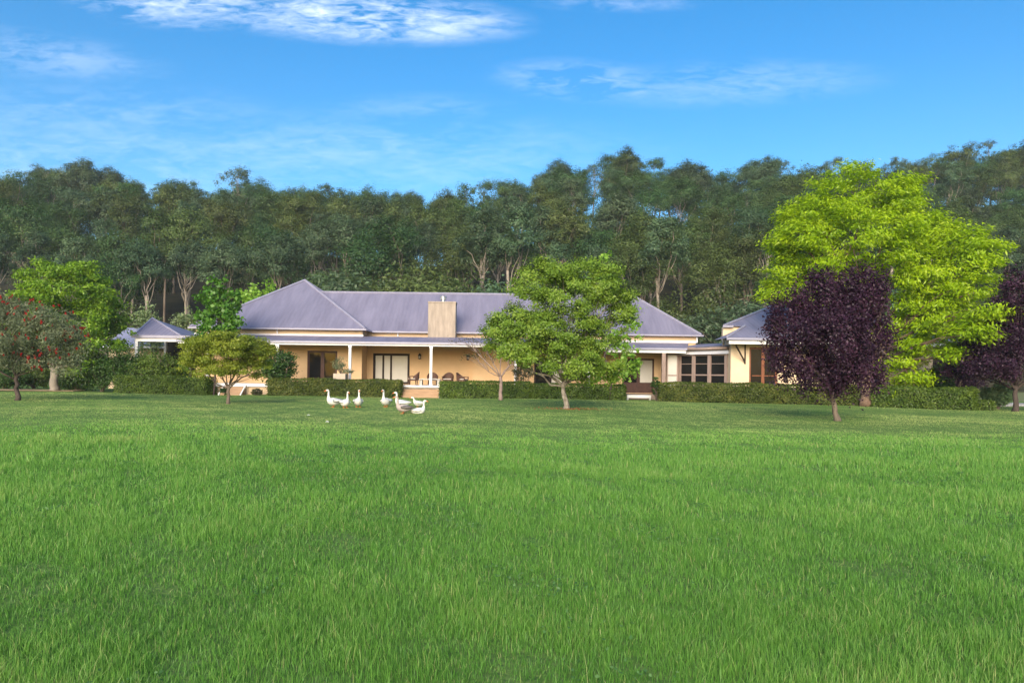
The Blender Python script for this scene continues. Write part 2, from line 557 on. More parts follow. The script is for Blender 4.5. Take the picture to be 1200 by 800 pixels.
def build_ground():
    xs = np.concatenate([np.linspace(-600, -260, 8), np.linspace(-250, 250, 251), np.linspace(260, 600, 8)])
    ys = np.concatenate([np.linspace(-300, -20, 8), np.linspace(-12, 300, 209), np.linspace(320, 600, 8)])
    X, Y = np.meshgrid(xs, ys)
    Z = ground_z(X, Y)
    v = np.stack([X, Y, Z], -1).reshape(-1, 3)
    nx, ny = len(xs), len(ys)
    i = np.arange(nx - 1)[None, :] + np.arange(ny - 1)[:, None] * nx
    q = np.stack([i, i + 1, i + 1 + nx, i + nx], -1).reshape(-1, 4)
    m, nt, N, L, out = mat_new('ground_turf')
    bs = N.new('ShaderNodeBsdfPrincipled')
    bs.inputs['Roughness'].default_value = 0.95
    bs.inputs['Specular IOR Level'].default_value = 0.1
    tc = N.new('ShaderNodeTexCoord')
    n1 = N.new('ShaderNodeTexNoise'); n1.inputs['Scale'].default_value = .35; n1.inputs['Detail'].default_value = 8
    L.new(tc.outputs['Object'], n1.inputs['Vector'])
    n2 = N.new('ShaderNodeTexNoise'); n2.inputs['Scale'].default_value = 14; n2.inputs['Detail'].default_value = 6
    L.new(tc.outputs['Object'], n2.inputs['Vector'])
    r1 = N.new('ShaderNodeValToRGB')
    r1.color_ramp.elements[0].position = .3; r1.color_ramp.elements[0].color = (.092, .165, .036, 1)
    r1.color_ramp.elements[1].position = .72; r1.color_ramp.elements[1].color = (.145, .228, .060, 1)
    mx0 = N.new('ShaderNodeMix'); mx0.inputs[0].default_value = .5
    L.new(n1.outputs[0], mx0.inputs[2]); L.new(n2.outputs[0], mx0.inputs[3])
    L.new(mx0.outputs[0], r1.inputs[0])
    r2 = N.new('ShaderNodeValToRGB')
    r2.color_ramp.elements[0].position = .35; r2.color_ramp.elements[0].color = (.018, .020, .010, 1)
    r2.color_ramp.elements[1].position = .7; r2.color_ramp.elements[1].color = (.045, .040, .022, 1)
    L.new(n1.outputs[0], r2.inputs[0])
    r3 = N.new('ShaderNodeValToRGB')
    r3.color_ramp.elements[0].position = .3; r3.color_ramp.elements[0].color = (.14, .17, .065, 1)
    r3.color_ramp.elements[1].position = .7; r3.color_ramp.elements[1].color = (.21, .22, .10, 1)
    L.new(n1.outputs[0], r3.inputs[0])
    sp = N.new('ShaderNodeSeparateXYZ'); L.new(tc.outputs['Object'], sp.inputs[0])
    wob = N.new('ShaderNodeMath'); wob.operation = 'MULTIPLY_ADD'; wob.inputs[1].default_value = 6.0
    L.new(n1.outputs[0], wob.inputs[0]); L.new(sp.outputs[1], wob.inputs[2])
    f1 = N.new('ShaderNodeMapRange'); f1.inputs[1].default_value = 80; f1.inputs[2].default_value = 92
    L.new(wob.outputs[0], f1.inputs[0])
    f2y = N.new('ShaderNodeMapRange'); f2y.inputs[1].default_value = 55; f2y.inputs[2].default_value = 57
    L.new(wob.outputs[0], f2y.inputs[0])
    f2x = N.new('ShaderNodeMapRange'); f2x.inputs[1].default_value = 30; f2x.inputs[2].default_value = 33
    L.new(sp.outputs[0], f2x.inputs[0])
    f2 = N.new('ShaderNodeMath'); f2.operation = 'MULTIPLY'
    L.new(f2y.outputs[0], f2.inputs[0]); L.new(f2x.outputs[0], f2.inputs[1])
    a = N.new('ShaderNodeMix'); a.data_type = 'RGBA'
    L.new(f2.outputs[0], a.inputs[0]); L.new(r1.outputs[0], a.inputs[6]); L.new(r3.outputs[0], a.inputs[7])
    b = N.new('ShaderNodeMix'); b.data_type = 'RGBA'
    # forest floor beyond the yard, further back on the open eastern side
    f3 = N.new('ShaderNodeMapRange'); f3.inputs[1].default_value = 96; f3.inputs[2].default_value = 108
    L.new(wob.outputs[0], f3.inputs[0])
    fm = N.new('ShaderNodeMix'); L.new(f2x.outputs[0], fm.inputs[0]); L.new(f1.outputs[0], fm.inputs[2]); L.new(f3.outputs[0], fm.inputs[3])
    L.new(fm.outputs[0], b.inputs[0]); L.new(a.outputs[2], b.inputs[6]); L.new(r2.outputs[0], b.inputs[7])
    L.new(b.outputs[2], bs.inputs['Base Color'])
    bp = N.new('ShaderNodeBump'); bp.inputs['Strength'].default_value = .6; bp.inputs['Distance'].default_value = .05
    L.new(n2.outputs[0], bp.inputs['Height']); L.new(bp.outputs[0], bs.inputs['Normal'])
    L.new(bs.outputs[0], out.inputs[0])
    o = link('ground', np_mesh('ground', v, q, m, smooth=True))
    tag(o, 'green lawn running from the camera up to the house and wooded hill', 'ground', kind='structure')


build_ground()

# the pale evening air over the valley
hz_m, nt, N, L, out = mat_new('valley_air')
pv = N.new('ShaderNodeVolumePrincipled')
pv.inputs['Color'].default_value = (.78, .88, .95, 1)
pv.inputs['Density'].default_value = HAZE
pv.inputs['Anisotropy'].default_value = 0.0
L.new(pv.outputs[0], out.inputs['Volume'])
tag(MB().box(-620, 620, -320, 620, -3, 75).build('haze', hz_m), 'thin pale air softening the wooded hill', 'haze', kind='stuff')


# ------------------------------------------------------------------ foliage kit
def rhombs(P, Nrm, ln, wd, rng, droop=0.0, axis=None):
    """leaf-shaped quads at P facing Nrm"""
    n = len(P)
    t = rng.normal(size=(n, 3)) if axis is None else axis + rng.normal(size=(n, 3)) * .35
    t[:, 2] -= droop
    t -= Nrm * np.sum(t * Nrm, 1, keepdims=True)
    t /= np.linalg.norm(t, axis=1, keepdims=True) + 1e-9
    b = np.cross(Nrm, t)
    l = ln * rng.uniform(.65, 1.35, (n, 1)) / 2
    w = wd * rng.uniform(.65, 1.35, (n, 1)) / 2
    v = np.stack([P - t * l, P + b * w - t * l * .15, P + t * l, P - b * w - t * l * .15], 1).reshape(-1, 3)
    q = np.arange(n * 4).reshape(-1, 4)
    return v, q


def unit(a):
    return a / (np.linalg.norm(a, axis=-1, keepdims=True) + 1e-9)


def crown(lobes, rng, n_clump, n_leaf, cr, ln, wd, shell=(.55, 1.02), flat=.6, upb=.55, outb=.6, rnd=.7, droop=0.0, low=-.75, tint_up=.0, axial=0.0):
    """lobes: (centre, (rx,ry,rz)). Returns leaf verts, quads, tints and the clump centres."""
    CC, OUT, SZ = [], [], []
    vols = np.array([r[0] * r[1] + r[0] * r[2] for _, r in lobes])
    cnt = np.maximum(2, (n_clump * vols / vols.sum()).astype(int))
    for (c, r), k in zip(lobes, cnt):
        d = unit(rng.normal(size=(k * 3, 3)))
        d = d[d[:, 2] > low][:k]
        rr = rng.uniform(shell[0] ** 2, shell[1] ** 2, (len(d), 1)) ** .5
        CC.append(np.array(c) + d * rr * np.array(r)); OUT.append(d)
        SZ.append(rng.uniform(.6, 1.35, len(d)))
    CC = np.concatenate(CC); OUT = np.concatenate(OUT); SZ = np.concatenate(SZ)
    k = len(CC)
    ct = rng.normal(size=k) * .16
    nl = np.maximum(4, (n_leaf * SZ ** 2)).astype(int)
    idx = np.repeat(np.arange(k), nl)
    n = len(idx)
    off = rng.normal(size=(n, 3)) * np.array([1, 1, flat]) * (cr * SZ[idx])[:, None] * .62
    P = CC[idx] + off
    N_ = unit(OUT[idx] * outb + np.array([0, 0, upb]) + unit(off) * .35 + rng.normal(size=(n, 3)) * rnd)
    ax = None
    if axial:
        ax = unit(OUT[idx] * np.array([1, 1, .2])) * axial
    v, q = rhombs(P, N_, ln, wd, rng, droop, ax)
    t = np.clip(.45 + ct[idx] + rng.normal(size=n) * .17 + tint_up * off[:, 2] / cr, 0, 1)
    return v, q, t, CC


def curve(p, q, bend, rng, n=6):
    p, q = np.array(p, float), np.array(q, float)
    L = np.linalg.norm(q - p)
    mid = (p + q) / 2 + rng.normal(size=3) * L * bend
    mid[2] += L * bend * .6
    t = np.linspace(0, 1, n)[:, None]
    pts = (1 - t) ** 2 * p + 2 * t * (1 - t) * mid + t ** 2 * q
    pts[1:-1] += rng.normal(size=(n - 2, 3)) * L * .018
    return pts


def limbs(mb, base, fork, r0, lobes, clumps, rng, rf=.62, twig=2, seg=8, bend=.12, flare=1.5, extra=3, lean=None):
    """trunk base->fork, limbs to the lobes, twigs to some clumps"""
    base, fork = np.array(base, float), np.array(fork, float)
    n = 7
    pts = [base + (fork - base) * t for t in np.linspace(0, 1, n)]
    for i in range(1, n - 1):
        pts[i] = pts[i] + rng.normal(size=3) * np.array([1, 1, 0]) * min(r0 * .28, .035)
    rad = [r0 * (flare if i == 0 else 1.0) * (1 - .22 * i / (n - 1)) for i in range(n)]
    rad[1] *= 1.08
    mb.tube(pts, rad, seg)
    for c, r in lobes:
        tip = np.array(c) + np.array([0, 0, -r[2] * .15])
        s0 = pts[-1] if rng.random() < .6 else pts[-2]
        li = curve(s0, tip, bend, rng, 7)
        rl = r0 * rf * rng.uniform(.6, .9)
        mb.tube(li, [rl * (1 - .72 * i / 6) for i in range(7)], max(5, seg - 2))
        if clumps is None:
            continue
        d = np.linalg.norm((clumps - np.array(c)) / np.array(r), axis=1)
        near = np.argsort(d)[:max(3, int(len(clumps) / len(lobes)))]
        rng.shuffle(near)
        for j in near[:twig]:
            k = rng.integers(2, 6)
            tw = curve(li[k], clumps[j], .1, rng, 5)
            r1 = rl * (1 - .72 * k / 6) * .55
            mb.tube(tw, [r1 * (1 - .75 * i / 4) for i in range(5)], 4)
    return pts


def tree(name, base, fork, r0, lobes, seed, leaf, bark, label, cat='tree', n_clump=120, n_leaf=70, cr=.5, ln=.12, wd=.07, twig=4,
         rf=.62, seg=10, bend=.12, flare=1.5, trunk_kw=None, **kw):
    rng = np.random.default_rng(seed)
    e = empty(name, base, label, cat)
    v, q, t, cc = crown(lobes, rng, n_clump, n_leaf, cr, ln, wd, **kw)
    link('crown', np_mesh(name + '_crown', v, q, LEAF[leaf], t), e)
    mb = MB()
    limbs(mb, Vector(base) - Vector((0, 0, .05)), fork, r0, lobes, cc, rng, twig=twig, rf=rf, seg=seg, bend=bend, flare=flare)
    mb.build('trunk', M[bark], e, smooth=True)
    return e


def lobe(px, py, rx, ry, Y, dy=0.0, depth=None):
    """lobe seen at pixel px,py with pixel radii"""
    k = Y / F
    d = depth if depth else rx * k
    c = at(px, py, Y)
    c = Vector((c.x * (Y + dy) / Y, Y + dy, EYE + (c.z - EYE) * (Y + dy) / Y))
    return (tuple(c), (rx * k, d, ry * k))


def gpt(px, Y):
    x = atx(px, Y)
    return Vector((x, Y, float(ground_z(x, Y))))


# ------------------------------------------------------------------ the house
def hip_faces(x0, x1, y0, y1, z, rise, run):
    """hip roof corner points, ridge along x"""
    a, b = (x0 + run, (y0 + y1) / 2, z + rise), (x1 - run, (y0 + y1) / 2, z + rise)
    return a, b


def hip_roof(parent, name, x0, x1, y0, y1, z, rise, run, caps=True):
    a, b = hip_faces(x0, x1, y0, y1, z, rise, run)
    if b[0] - a[0] < .05:
        m_ = ((a[0] + b[0]) / 2, a[1], a[2]); a = b = m_
    mb = MB()
    mb.slab([(x0, y0, z), (x1, y0, z), b, a] if a is not b else [(x0, y0, z), (x1, y0, z), a], .03)
    mb.slab([(x1, y1, z), (x0, y1, z), a, b] if a is not b else [(x1, y1, z), (x0, y1, z), a], .03)
    o = mb.build(name, M['roof'], parent)
    MB().slab([(x1, y0, z), (x1, y1, z), b], .03).build('roof_end', M['roof_side'], o)
    MB().slab([(x0, y1, z), (x0, y0, z), a], .03).build('roof_end', M['roof_side'], o)
    mc = MB()
    up = Vector((0, 0, .03))
    for p, q in (((x0, y0, z), a), ((x1, y0, z), b), ((x0, y1, z), a), ((x1, y1, z), b)):
        mc.tube([Vector(p) + up, Vector(q) + up], .085, 6)
    if a is not b:
        mc.tube([Vector(a) + up, Vector(b) + up], .085, 6)
    mc.build('ridge_capping', M['cap'], o)
    return o


house = empty('farmhouse', (-4, 50, 0), 'long apricot farmhouse with slate blue hip roofs, chimney and deep verandah', 'house')
ZE = 4.68                                   # eaves
XL0, XL1 = -22.9, -10.45                    # forward west block
YL, YM = 48.8, 50.5                         # wall faces
XR = 13.55
ZT = .75                                    # verandah floor


def wall_with_holes(mb, x0, x1, y, th, z0, z1, holes):
    """front wall at y with rectangular openings (x0,x1,z0,z1), butted pieces"""
    xs = sorted(set([x0, x1] + [h[0] for h in holes] + [h[1] for h in holes]))
    for a, b in zip(xs[:-1], xs[1:]):
        cuts = sorted([(h[2], h[3]) for h in holes if h[0] <= a + 1e-6 and h[1] >= b - 1e-6])
        z = z0
        for c0, c1 in cuts:
            if c0 > z + 1e-4:
                mb.box(a, b, y, y + th, z, c0)
            z = c1
        if z < z1 - 1e-4:
            mb.box(a, b, y, y + th, z, z1)


def rect(px0, px1, py0, py1, Y):
    pm = (px0 + px1) / 2
    return (atx(px0, Y) - (HZ - (py0 + py1) / 2) / F * SR * Y, atx(px1, Y) - (HZ - (py0 + py1) / 2) / F * SR * Y, at(pm, py1, Y).z, at(pm, py0, Y).z)


W_A = rect(360, 395, 411, 450, YL); W_A = (W_A[0], W_A[1], ZT + .02, W_A[3])
W_S = rect(325, 331.5, 410, 423, YL)
W_B = rect(437, 480, 414, 450, YM); W_B = (W_B[0], W_B[1], ZT + .02, W_B[3])
W_C = rect(562, 604, 418, 450, YM); W_C = (W_C[0], W_C[1], ZT + .02, W_C[3])
W_E = rect(626, 664, 419, 450, YM); W_E = (W_E[0], W_E[1], ZT + .02, W_E[3])
W_D = rect(730, 766.5, 420, 461, YM); W_D = (W_D[0], W_D[1], .33, W_D[3])

mb = MB()
wall_with_holes(mb, XL0 + .3, XL1 - .3, YL, .3, 0, ZE - .02, [W_A, W_S])
mb.box(XL0 + .3, XL0 + .6, YL + .3, 60.4, 0, ZE - .02)
mb.box(XL1 - .6, XL1 - .3, YL + .3, YM, 0, ZE - .02)
wall_with_holes(mb, XL1 - .6, XR, YM, .3, 0, ZE - .05, [W_B, W_C, W_E, W_D])
mb.box(XR - .3, XR, YM + .3, 58.5, 0, ZE - .05)
mb.box(XL0 + .6, XR - .3, 58.5, 58.8, 0, ZE - .05)
mb.build('wall', M['wall'], house)
# a shallow blade of wall between the chairs, dark rooms behind the glass
mb = MB()
mb.box(-2.9, 0.35, YM - .5, YM, ZT, 4.15)
mb.build('wall_breast', M['wall'], house)
for h in (W_A, W_B, W_C, W_D, W_E, W_S):
    yy = YL if h in (W_A, W_S) else YM
    MB().box(h[0] - .3, h[1] + .3, yy + .9, yy + .95, h[2] - .1, h[3] + .3).build('room_backing', M['soffit'], house)
# painted band of wall over the verandah roof
mb = MB()
mb.box(XL0 + .28, XL1 - .28, YL - .02, YL - .003, 4.26, ZE - .14)
mb.box(XL1 - .282, XL1 - .262, YL - .003, YM - .02, 4.26, ZE - .14)
mb.box(XL1 - .26, XR + .02, YM - .02, YM - .003, 4.22, ZE - .16)
mb.build('upper_wall_band', M['wallup'], house)

roof_left = hip_roof(house, 'roof', XL0, XL1, 48.4, 60.8, ZE, 4.22, 6.22)
roof_main = hip_roof(house, 'roof', XL1 - 11.5, 13.9, 50.2, 58.8, ZE - .03, 3.3, 4.3)

# gutters, fascia, flashings, downpipes
g = MB()
g.box(XL0 - .08, XL1 + .08, 48.27, 48.398, ZE - .11, ZE - .005)
g.box(XL1 + .002, XL1 + .13, 48.4, 50.05, ZE - .11, ZE - .005)
g.box(XL1 + .14, 14.03, 50.07, 50.198, ZE - .14, ZE - .035)
g.box(13.905, 14.03, 50.2, 58.9, ZE - .14, ZE - .035)
g.build('gutter', M['cap'], house)
g = MB()
g.box(XL0 + .2, XL1 - .2, YL - .10, YL - .022, 4.13, 4.28)
g.box(XL1 - .19, XR + .1, YM - .10, YM - .022, 4.06, 4.22)
g.build('flashing', M['trim'], house)
for px, yy, z0 in ((325, YL, 4.2), (466, YM, 4.2)):
    x = atx(px, yy)
    MB().box(x - .045, x + .045, yy - .14, yy - .101, z0 + .09, ZE - .05).build('downpipe', M['trim'], house)
x = XR + .06
MB().box(x - .05, x + .05, YM - .16, YM - .1, 4.1, ZE - .17).build('downpipe', M['trim'], house)

# verandah: corrugated lean-to roof, beam, posts, deck
VX0, VX1 = -22.6, 6.4
YV = 46.0
vr = MB()
vr.slab([(VX0, YV - .1, 3.64), (VX1, YV - .1, 3.64), (VX1, YL - .1, 4.17), (VX0, YL - .1, 4.17)], .03)
vr.slab([(XL1 - .25, YL - .098, 4.171), (VX1, YL - .098, 4.171), (VX1, YM - .1, 4.19), (XL1 - .25, YM - .1, 4.19)], .03)
v_roof = vr.build('verandah_roof', M['roof'], house)
VX2 = 12.1
vr = MB()
vr.slab([(VX1 + .01, 47.3, 3.52), (VX2, 47.3, 3.52), (VX2 + .9, YM - .1, 4.05), (VX1 + .01, YM - .1, 4.05)], .03)
vr.build('verandah_roof', M['roof'], house)
b = MB()
b.box(VX0, VX1, YV - .2, YV - .102, 3.52, 3.66)
b.box(VX1 + .01, VX2, 47.2, 47.298, 3.40, 3.54)
b.build('verandah_gutter', M['cap'], house)
b = MB()
b.box(VX0 + .1, VX1 - .02, YV - .08, YV + .06, 3.40, 3.60)
b.box(VX1 + .02, VX2 - .05, 47.32, 47.44, 3.20, 3.47)
b.build('verandah_beam', M['white'], house, bevel=.01)
b = MB()
b.slab([(VX0 + .1, YV + .1, 3.56), (VX1, YV + .1, 3.56), (VX1, YL - .15, 4.05), (VX0 + .1, YL - .15, 4.05)], .02)
b.slab([(XL1, YL - .148, 4.05), (VX1, YL - .148, 4.05), (VX1, YM - .15, 4.07), (XL1, YM - .15, 4.07)], .02)
b.slab([(VX1 + .02, 47.5, 3.44), (VX2, 47.5, 3.44), (VX2, YM - .15, 3.95), (VX1 + .02, YM - .15, 3.95)], .02)
b.build('verandah_ceiling', M['soffit'], house)
for i in range(7):      # exposed rafter ends along the gutter
    pass
for px in (243, 325, 410, 505, 604, 690):
    x = atx(px, YV)
    p = MB().box(x - .085, x + .085, YV - .07, YV + .09, ZT + .01, 3.40)
    p.box(x - .115, x + .115, YV - .10, YV + .12, ZT + .01, ZT + .12).box(x - .11, x + .11, YV - .095, YV + .115, 3.26, 3.399)
    p.build('verandah_post', M['white'], house, bevel=.008)
x = atx(777.5, 47.4)
MB().box(x - .13, x + .13, 47.3, 47.52, .05, 3.2).build('timber_post', M['timber'], house, bevel=.01)

d = MB()
d.box(VX0, VX1, YV - .25, YL - .01, .58, ZT)
d.box(XL1 - .28, VX1, YL - .008, YM - .01, .58, ZT - .002)
d.build('deck', M['decking'], house)
d = MB()
d.box(VX0, VX1, YV - .2, YV - .05, -.2, .579)
d.build('deck_wall', M['base'], house)
d = MB()
d.box(VX0 - .03, VX1, YV - .36, YV - .252, .55, ZT + .02)
d.build('deck_nosing', M['white'], house, bevel=.01)
d = MB().box(VX1 + .02, 12.0, 47.0, YM - .01, -.1, .30)
d.build('deck', M['decking'], house)


def steps(px0, px1, name, wood=True):
    x0, x1 = atx(px0, YV - .3), atx(px1, YV - .3)
    y1 = YV - .37
    st = MB()
    n = 3
    for i in range(n):
        st.box(x0 + .06, x1 - .06, y1 - .28 * (i + 1), y1 - .28 * i - .002, -.1, ZT - .19 * (i + 1) - .03)
    o = st.build(name, M['stepwood'], house)
    for xx in (x0, x1):
        e = MB()
        e.slab([(xx - .035, y1 - .95, .06), (xx + .035, y1 - .95, .06), (xx + .035, y1, ZT - .02), (xx - .035, y1, ZT - .02)], .12)
        e.build('stringer', M['white'], o)
    return o


st = steps(468, 517, 'steps')
MB().box(atx(466, YV - .5), atx(519, YV - .5), YV - .66, YV - .361, ZT - .09, ZT + .03).build('step_nosing', M['white'], st, bevel=.01)
steps(264, 289, 'steps')
b = MB()
xa, xb = atx(735, 46), atx(763, 46)
b.box(xa, xb, 45.9, 46.4, .10, .30)
b.box(xa + .02, xa + .1, 45.95, 46.3, -.1, .099).box(xb - .1, xb - .02, 45.95, 46.3, -.1, .099)
b.build('white_step', M['white'], house, bevel=.01)


def casement(parent, hole, Y, panes, frame='dark', pane='glass', w=.11, solid=0.0, depth=.14, rails=(), name='window', pane_w=.05, pane_mats=None):
    x0, x1, z0, z1 = hole
    yf = Y + .06
    fr = MB()
    fr.box(x0, x0 + w, yf, yf + depth, z0, z1).box(x1 - w, x1, yf, yf + depth, z0, z1)
    fr.box(x0 + w, x1 - w, yf, yf + depth, z1 - w, z1).box(x0 + w, x1 - w, yf, yf + depth, z0, z0 + w)
    xs = np.cumsum([0] + list(panes)); xs = x0 + w + (x1 - x0 - 2 * w) * xs / xs[-1]
    for xm in xs[1:-1]:
        fr.box(xm - pane_w, xm + pane_w, yf + .004, yf + depth - .004, z0 + w, z1 - w)
    for r in rails:
        zr = z0 + (z1 - z0) * r
        for a, b_ in zip(xs[:-1], xs[1:]):
            fr.box(a + pane_w, b_ - pane_w, yf + .01, yf + depth - .01, zr - .03, zr + .03)
    o = fr.build(name, M[frame], parent)
    zs = z0 + w + (z1 - z0) * solid
    for i, (a, b_) in enumerate(zip(xs[:-1], xs[1:])):
        pm = pane if pane_mats is None else pane_mats[i]
        MB().box(a + .002, b_ - .002, yf + .05, yf + .075, zs, z1 - w).build('pane', M[pm], o)
        if solid:
            MB().box(a + .002, b_ - .002, yf + .03, yf + .09, z0 + w, zs - .002).build('kick_panel', M[frame], o)
    return o


casement(house, W_A, YL, (1, 1), frame='brown', w=.14, solid=.12, name='double_door', pane_w=.13)
casement(house, W_S, YL, (1,), w=.06, pane='blind_reflect_glass', name='window')
casement(house, W_B, YM, (1, 1, 2.1), w=.17, pane='blind_reflect_glass', name='sliding_door', pane_w=.07)
casement(house, W_C, YM, (1, 1.05), w=.17, pane='blind_reflect_glass', name='sliding_door', pane_w=.09)
casement(house, W_E, YM, (1, 1), w=.13, pane='blind_reflect_glass', name='sliding_door', pane_w=.09, pane_mats=('glass', 'blind_reflect_glass'))
casement(house, W_D, YM, (1, 1), frame='brown', w=.12, solid=.26, name='double_door', pane_w=.12, pane_mats=('glass', 'blind_reflect_glass'))  # pale right pane is a reflection put into the colour, no blind there

# chimney with steel cowl
c0, c1 = at(502.5, 352, 49.5), at(534.5, 352, 49.5)
ch = MB().box(c0.x, c1.x, 49.2, 50.3, 4.0, at(518, 353.5, 49.2).z)
ch.box(c0.x - .03, c1.x + .03, 49.17, 50.33, at(518, 353.5, 49.2).z - .10, at(518, 353.5, 49.2).z + .02)
cho = ch.build('chimney', M['chimney'], house, bevel=.012)
cx, cz = at(519.5, 352, 49.8).x, at(518, 353.3, 49.2).z
MB().lathe((cx, 49.8, cz), [(.13, 0), (.13, .18), (.23, .2), (.25, .42), (.20, .47), (.05, .48)], 14).build('flue_cowl', M['metal'], cho, smooth=False)


def lantern(px, py, Y, parent):
    p = at(px, py, Y)
    q = Vector((p.x, Y - .16, p.z))
    l = MB()
    l.box(p.x - .05, p.x + .05, Y - .03, Y - .002, p.z + .05, p.z + .38)
    l.bar((p.x, Y - .03, p.z + .33), (p.x, Y - .16, p.z + .38), .03, .03)
    l.lathe((q.x, q.y, q.z), [(.04, -.02), (.12, .02), (.12, .04), (.10, .05)], 8)
    l.lathe((q.x, q.y, q.z + .22), [(.13, 0), (.14, .02), (.06, .14), (.02, .2)], 8)
    for a in range(4):
        dx, dy = .09 * math.cos(a * math.pi / 2 + .78), .09 * math.sin(a * math.pi / 2 + .78)
        l.bar((q.x + dx, q.y + dy, q.z + .05), (q.x + dx, q.y + dy, q.z + .22), .02, .02)
    o = l.build('wall_lantern', M['black'], parent)
    MB().lathe((q.x, q.y, q.z + .05), [(.06, 0), (.075, .08), (.06, .16)], 8).build('lantern_glass', M['blind_reflect_glass'], o)


lantern(426, 424, YM, house)
lantern(492, 420.5, YM, house)
lantern(548.5, 421.5, YM, house)
p = at(557.5, 432, YM)
MB().box(p.x - .06, p.x + .06, YM - .03, YM - .002, p.z - .09, p.z + .09).build('switch_plate', M['white'], house)

# ------------------------------------------------------------------ glazed link and east wing
A = Vector((at(797, 430, 48.6).x, 48.6, 0)); B = Vector((at(857, 430, 45.2).x, 45.2, 0))
LL = (B - A).length
walk = empty('glazed_walkway', (A + B) / 2, 'glazed timber walkway joining the long house to its cream wing', 'walkway')
rf = MB()
ax = (B - A).normalized(); ny = Vector((-ax.y, ax.x, 0))
def lp(t, d, z):
    q = A + ax * t + ny * d
    return (q.x, q.y, z)
rf.slab([lp(-.15, -.35, 3.62), lp(LL + .1, -.35, 3.66), lp(LL + .4, 2.6, 4.0), lp(-.4, 2.6, 4.0)], .03)
rf.build('roof', M['roof'], walk)
MB().tube([lp(-.1, -.42, 3.46), lp(LL - .02, -.42, 3.50)], .10, 10).build('gutter', M['timber'], walk, smooth=True)
f = MB(); f.obox(A, B, -.1, LL - .02, -.30, -.16, 3.12, 3.34); f.build('fascia', M['trim'], walk)
f = MB(); f.obox(A, B, -.1, LL - .02, -.30, -.1, 3.36, 3.55); f.build('beam', M['timber'], walk)
ts = [0, .29 * LL, .60 * LL, .92 * LL]
for t in ts:
    q = MB(); q.obox(A, B, t - .11, t + .11, -.14, .08, 0, 3.2); q.build('timber_post', M['timber'], walk, bevel=.01)
q = MB(); q.obox(A, B, .12, LL * .92, -.04, .06, .2, 1.05); q.build('base_panel', M['timber'], walk)
for a_, b_ in zip(ts[:-1], ts[1:]):
    w_ = MB()
    w_.obox(A, B, a_ + .112, b_ - .112, -.08, .02, 1.66, 1.75)
    w_.obox(A, B, a_ + .112, b_ - .112, -.08, .02, 1.06, 1.15)
    w_.obox(A, B, a_ + .112, b_ - .112, -.08, .02, 3.02, 3.11)
    w_.obox(A, B, a_ + .112, b_ - .112, -.06, 0, 2.45, 2.49)
    w_.obox(A, B, a_ + .111, a_ + .15, -.075, .015, 1.06, 3.11).obox(A, B, b_ - .15, b_ - .111, -.075, .015, 1.06, 3.11)
    wo = w_.build('window', M['timber'], walk)
    g_ = MB(); g_.obox(A, B, a_ + .114, b_ - .114, -.04, -.02, 1.151, 1.659); g_.build('pane', M['glass'], wo)
    g_ = MB(); g_.obox(A, B, a_ + .114, b_ - .114, -.04, -.02, 1.751, 3.019); g_.build('pane', M['glass'], wo)
g_ = MB(); g_.obox(A, B, .92 * LL + .112, LL, -.04, -.02, 1.0, 3.1); g_.build('red_brown_door', M['rednut'], walk)
# end screen with a pale blind, facing the lawn beside the corner post
x0, x1 = atx(781, 48.3), atx(794.5, 48.3)
e_ = MB().box(x0, x0 + .09, 48.25, 48.35, .3, 3.2).box(x1 - .09, x1, 48.25, 48.35, .3, 3.2).box(x0 + .09, x1 - .09, 48.25, 48.35, 3.1, 3.2)
e_.box(x0 + .09, x1 - .09, 48.25, 48.35, 1.62, 1.70).box(x0 + .09, x1 - .09, 48.25, 48.35, .3, .5)
eo = e_.build('screen_window', M['timber'], walk)
MB().box(x0 + .092, x1 - .092, 48.29, 48.31, 1.702, 3.098).box(x0 + .092, x1 - .092, 48.29, 48.31, .502, 1.618).build('pane', M['blind_reflect_glass'], eo)

wing = empty('guest_wing', (18, 47, 0), 'cream rendered wing with red-brown framed glass doors, behind the purple plum tree', 'house')
WY = 44.6
wx0, wx1 = at(857, 430, WY).x, at(1093, 430, WY).x
D1 = rect(878, 911, 407, 452, WY); D1 = (D1[0], D1[1], .35, D1[3])
D2 = rect(1020, 1037, 415, 455, WY); D2 = (D2[0], D2[1], .35, D2[3])
mb = MB()
wall_with_holes(mb, wx0, wx1, WY, .3, 0, 4.0, [D1, D2])
mb.box(wx0, wx0 + .3, WY + .3, 46.1, 0, 4.0).box(wx1 - .3, wx1, WY + .3, 55.8, 0, 4.0)
mb.box(wx0 - .1, wx1 - .31, 46.1, 46.4, 0, 4.95).box(18.75, wx1 - .3, 55.5, 55.8, 0, 4.95)
mb.obox((wx0 + .25, 46.45, 0), (18.5, 55.5, 0), 0, 9.6, -.3, 0, 0, 4.95)
mb.build('wall', M['wallpale'], wing)
MB().box(wx0 - .06, wx0 + .22, WY - .05, WY - .002, 0, 3.9).build('corner_pilaster', M['wallpale'], wing)
for h in (D1, D2):
    MB().box(h[0] - .3, h[1] + .3, WY + 1.0, WY + 1.05, .3, 3.4).build('room_backing', M['soffit'], wing)
casement(wing, D1, WY, (1, 1), frame='rednut', w=.12, name='glass_door', rails=(.42,), pane_w=.10)
casement(wing, D2, WY, (1,), frame='rednut', w=.12, name='glass_door')
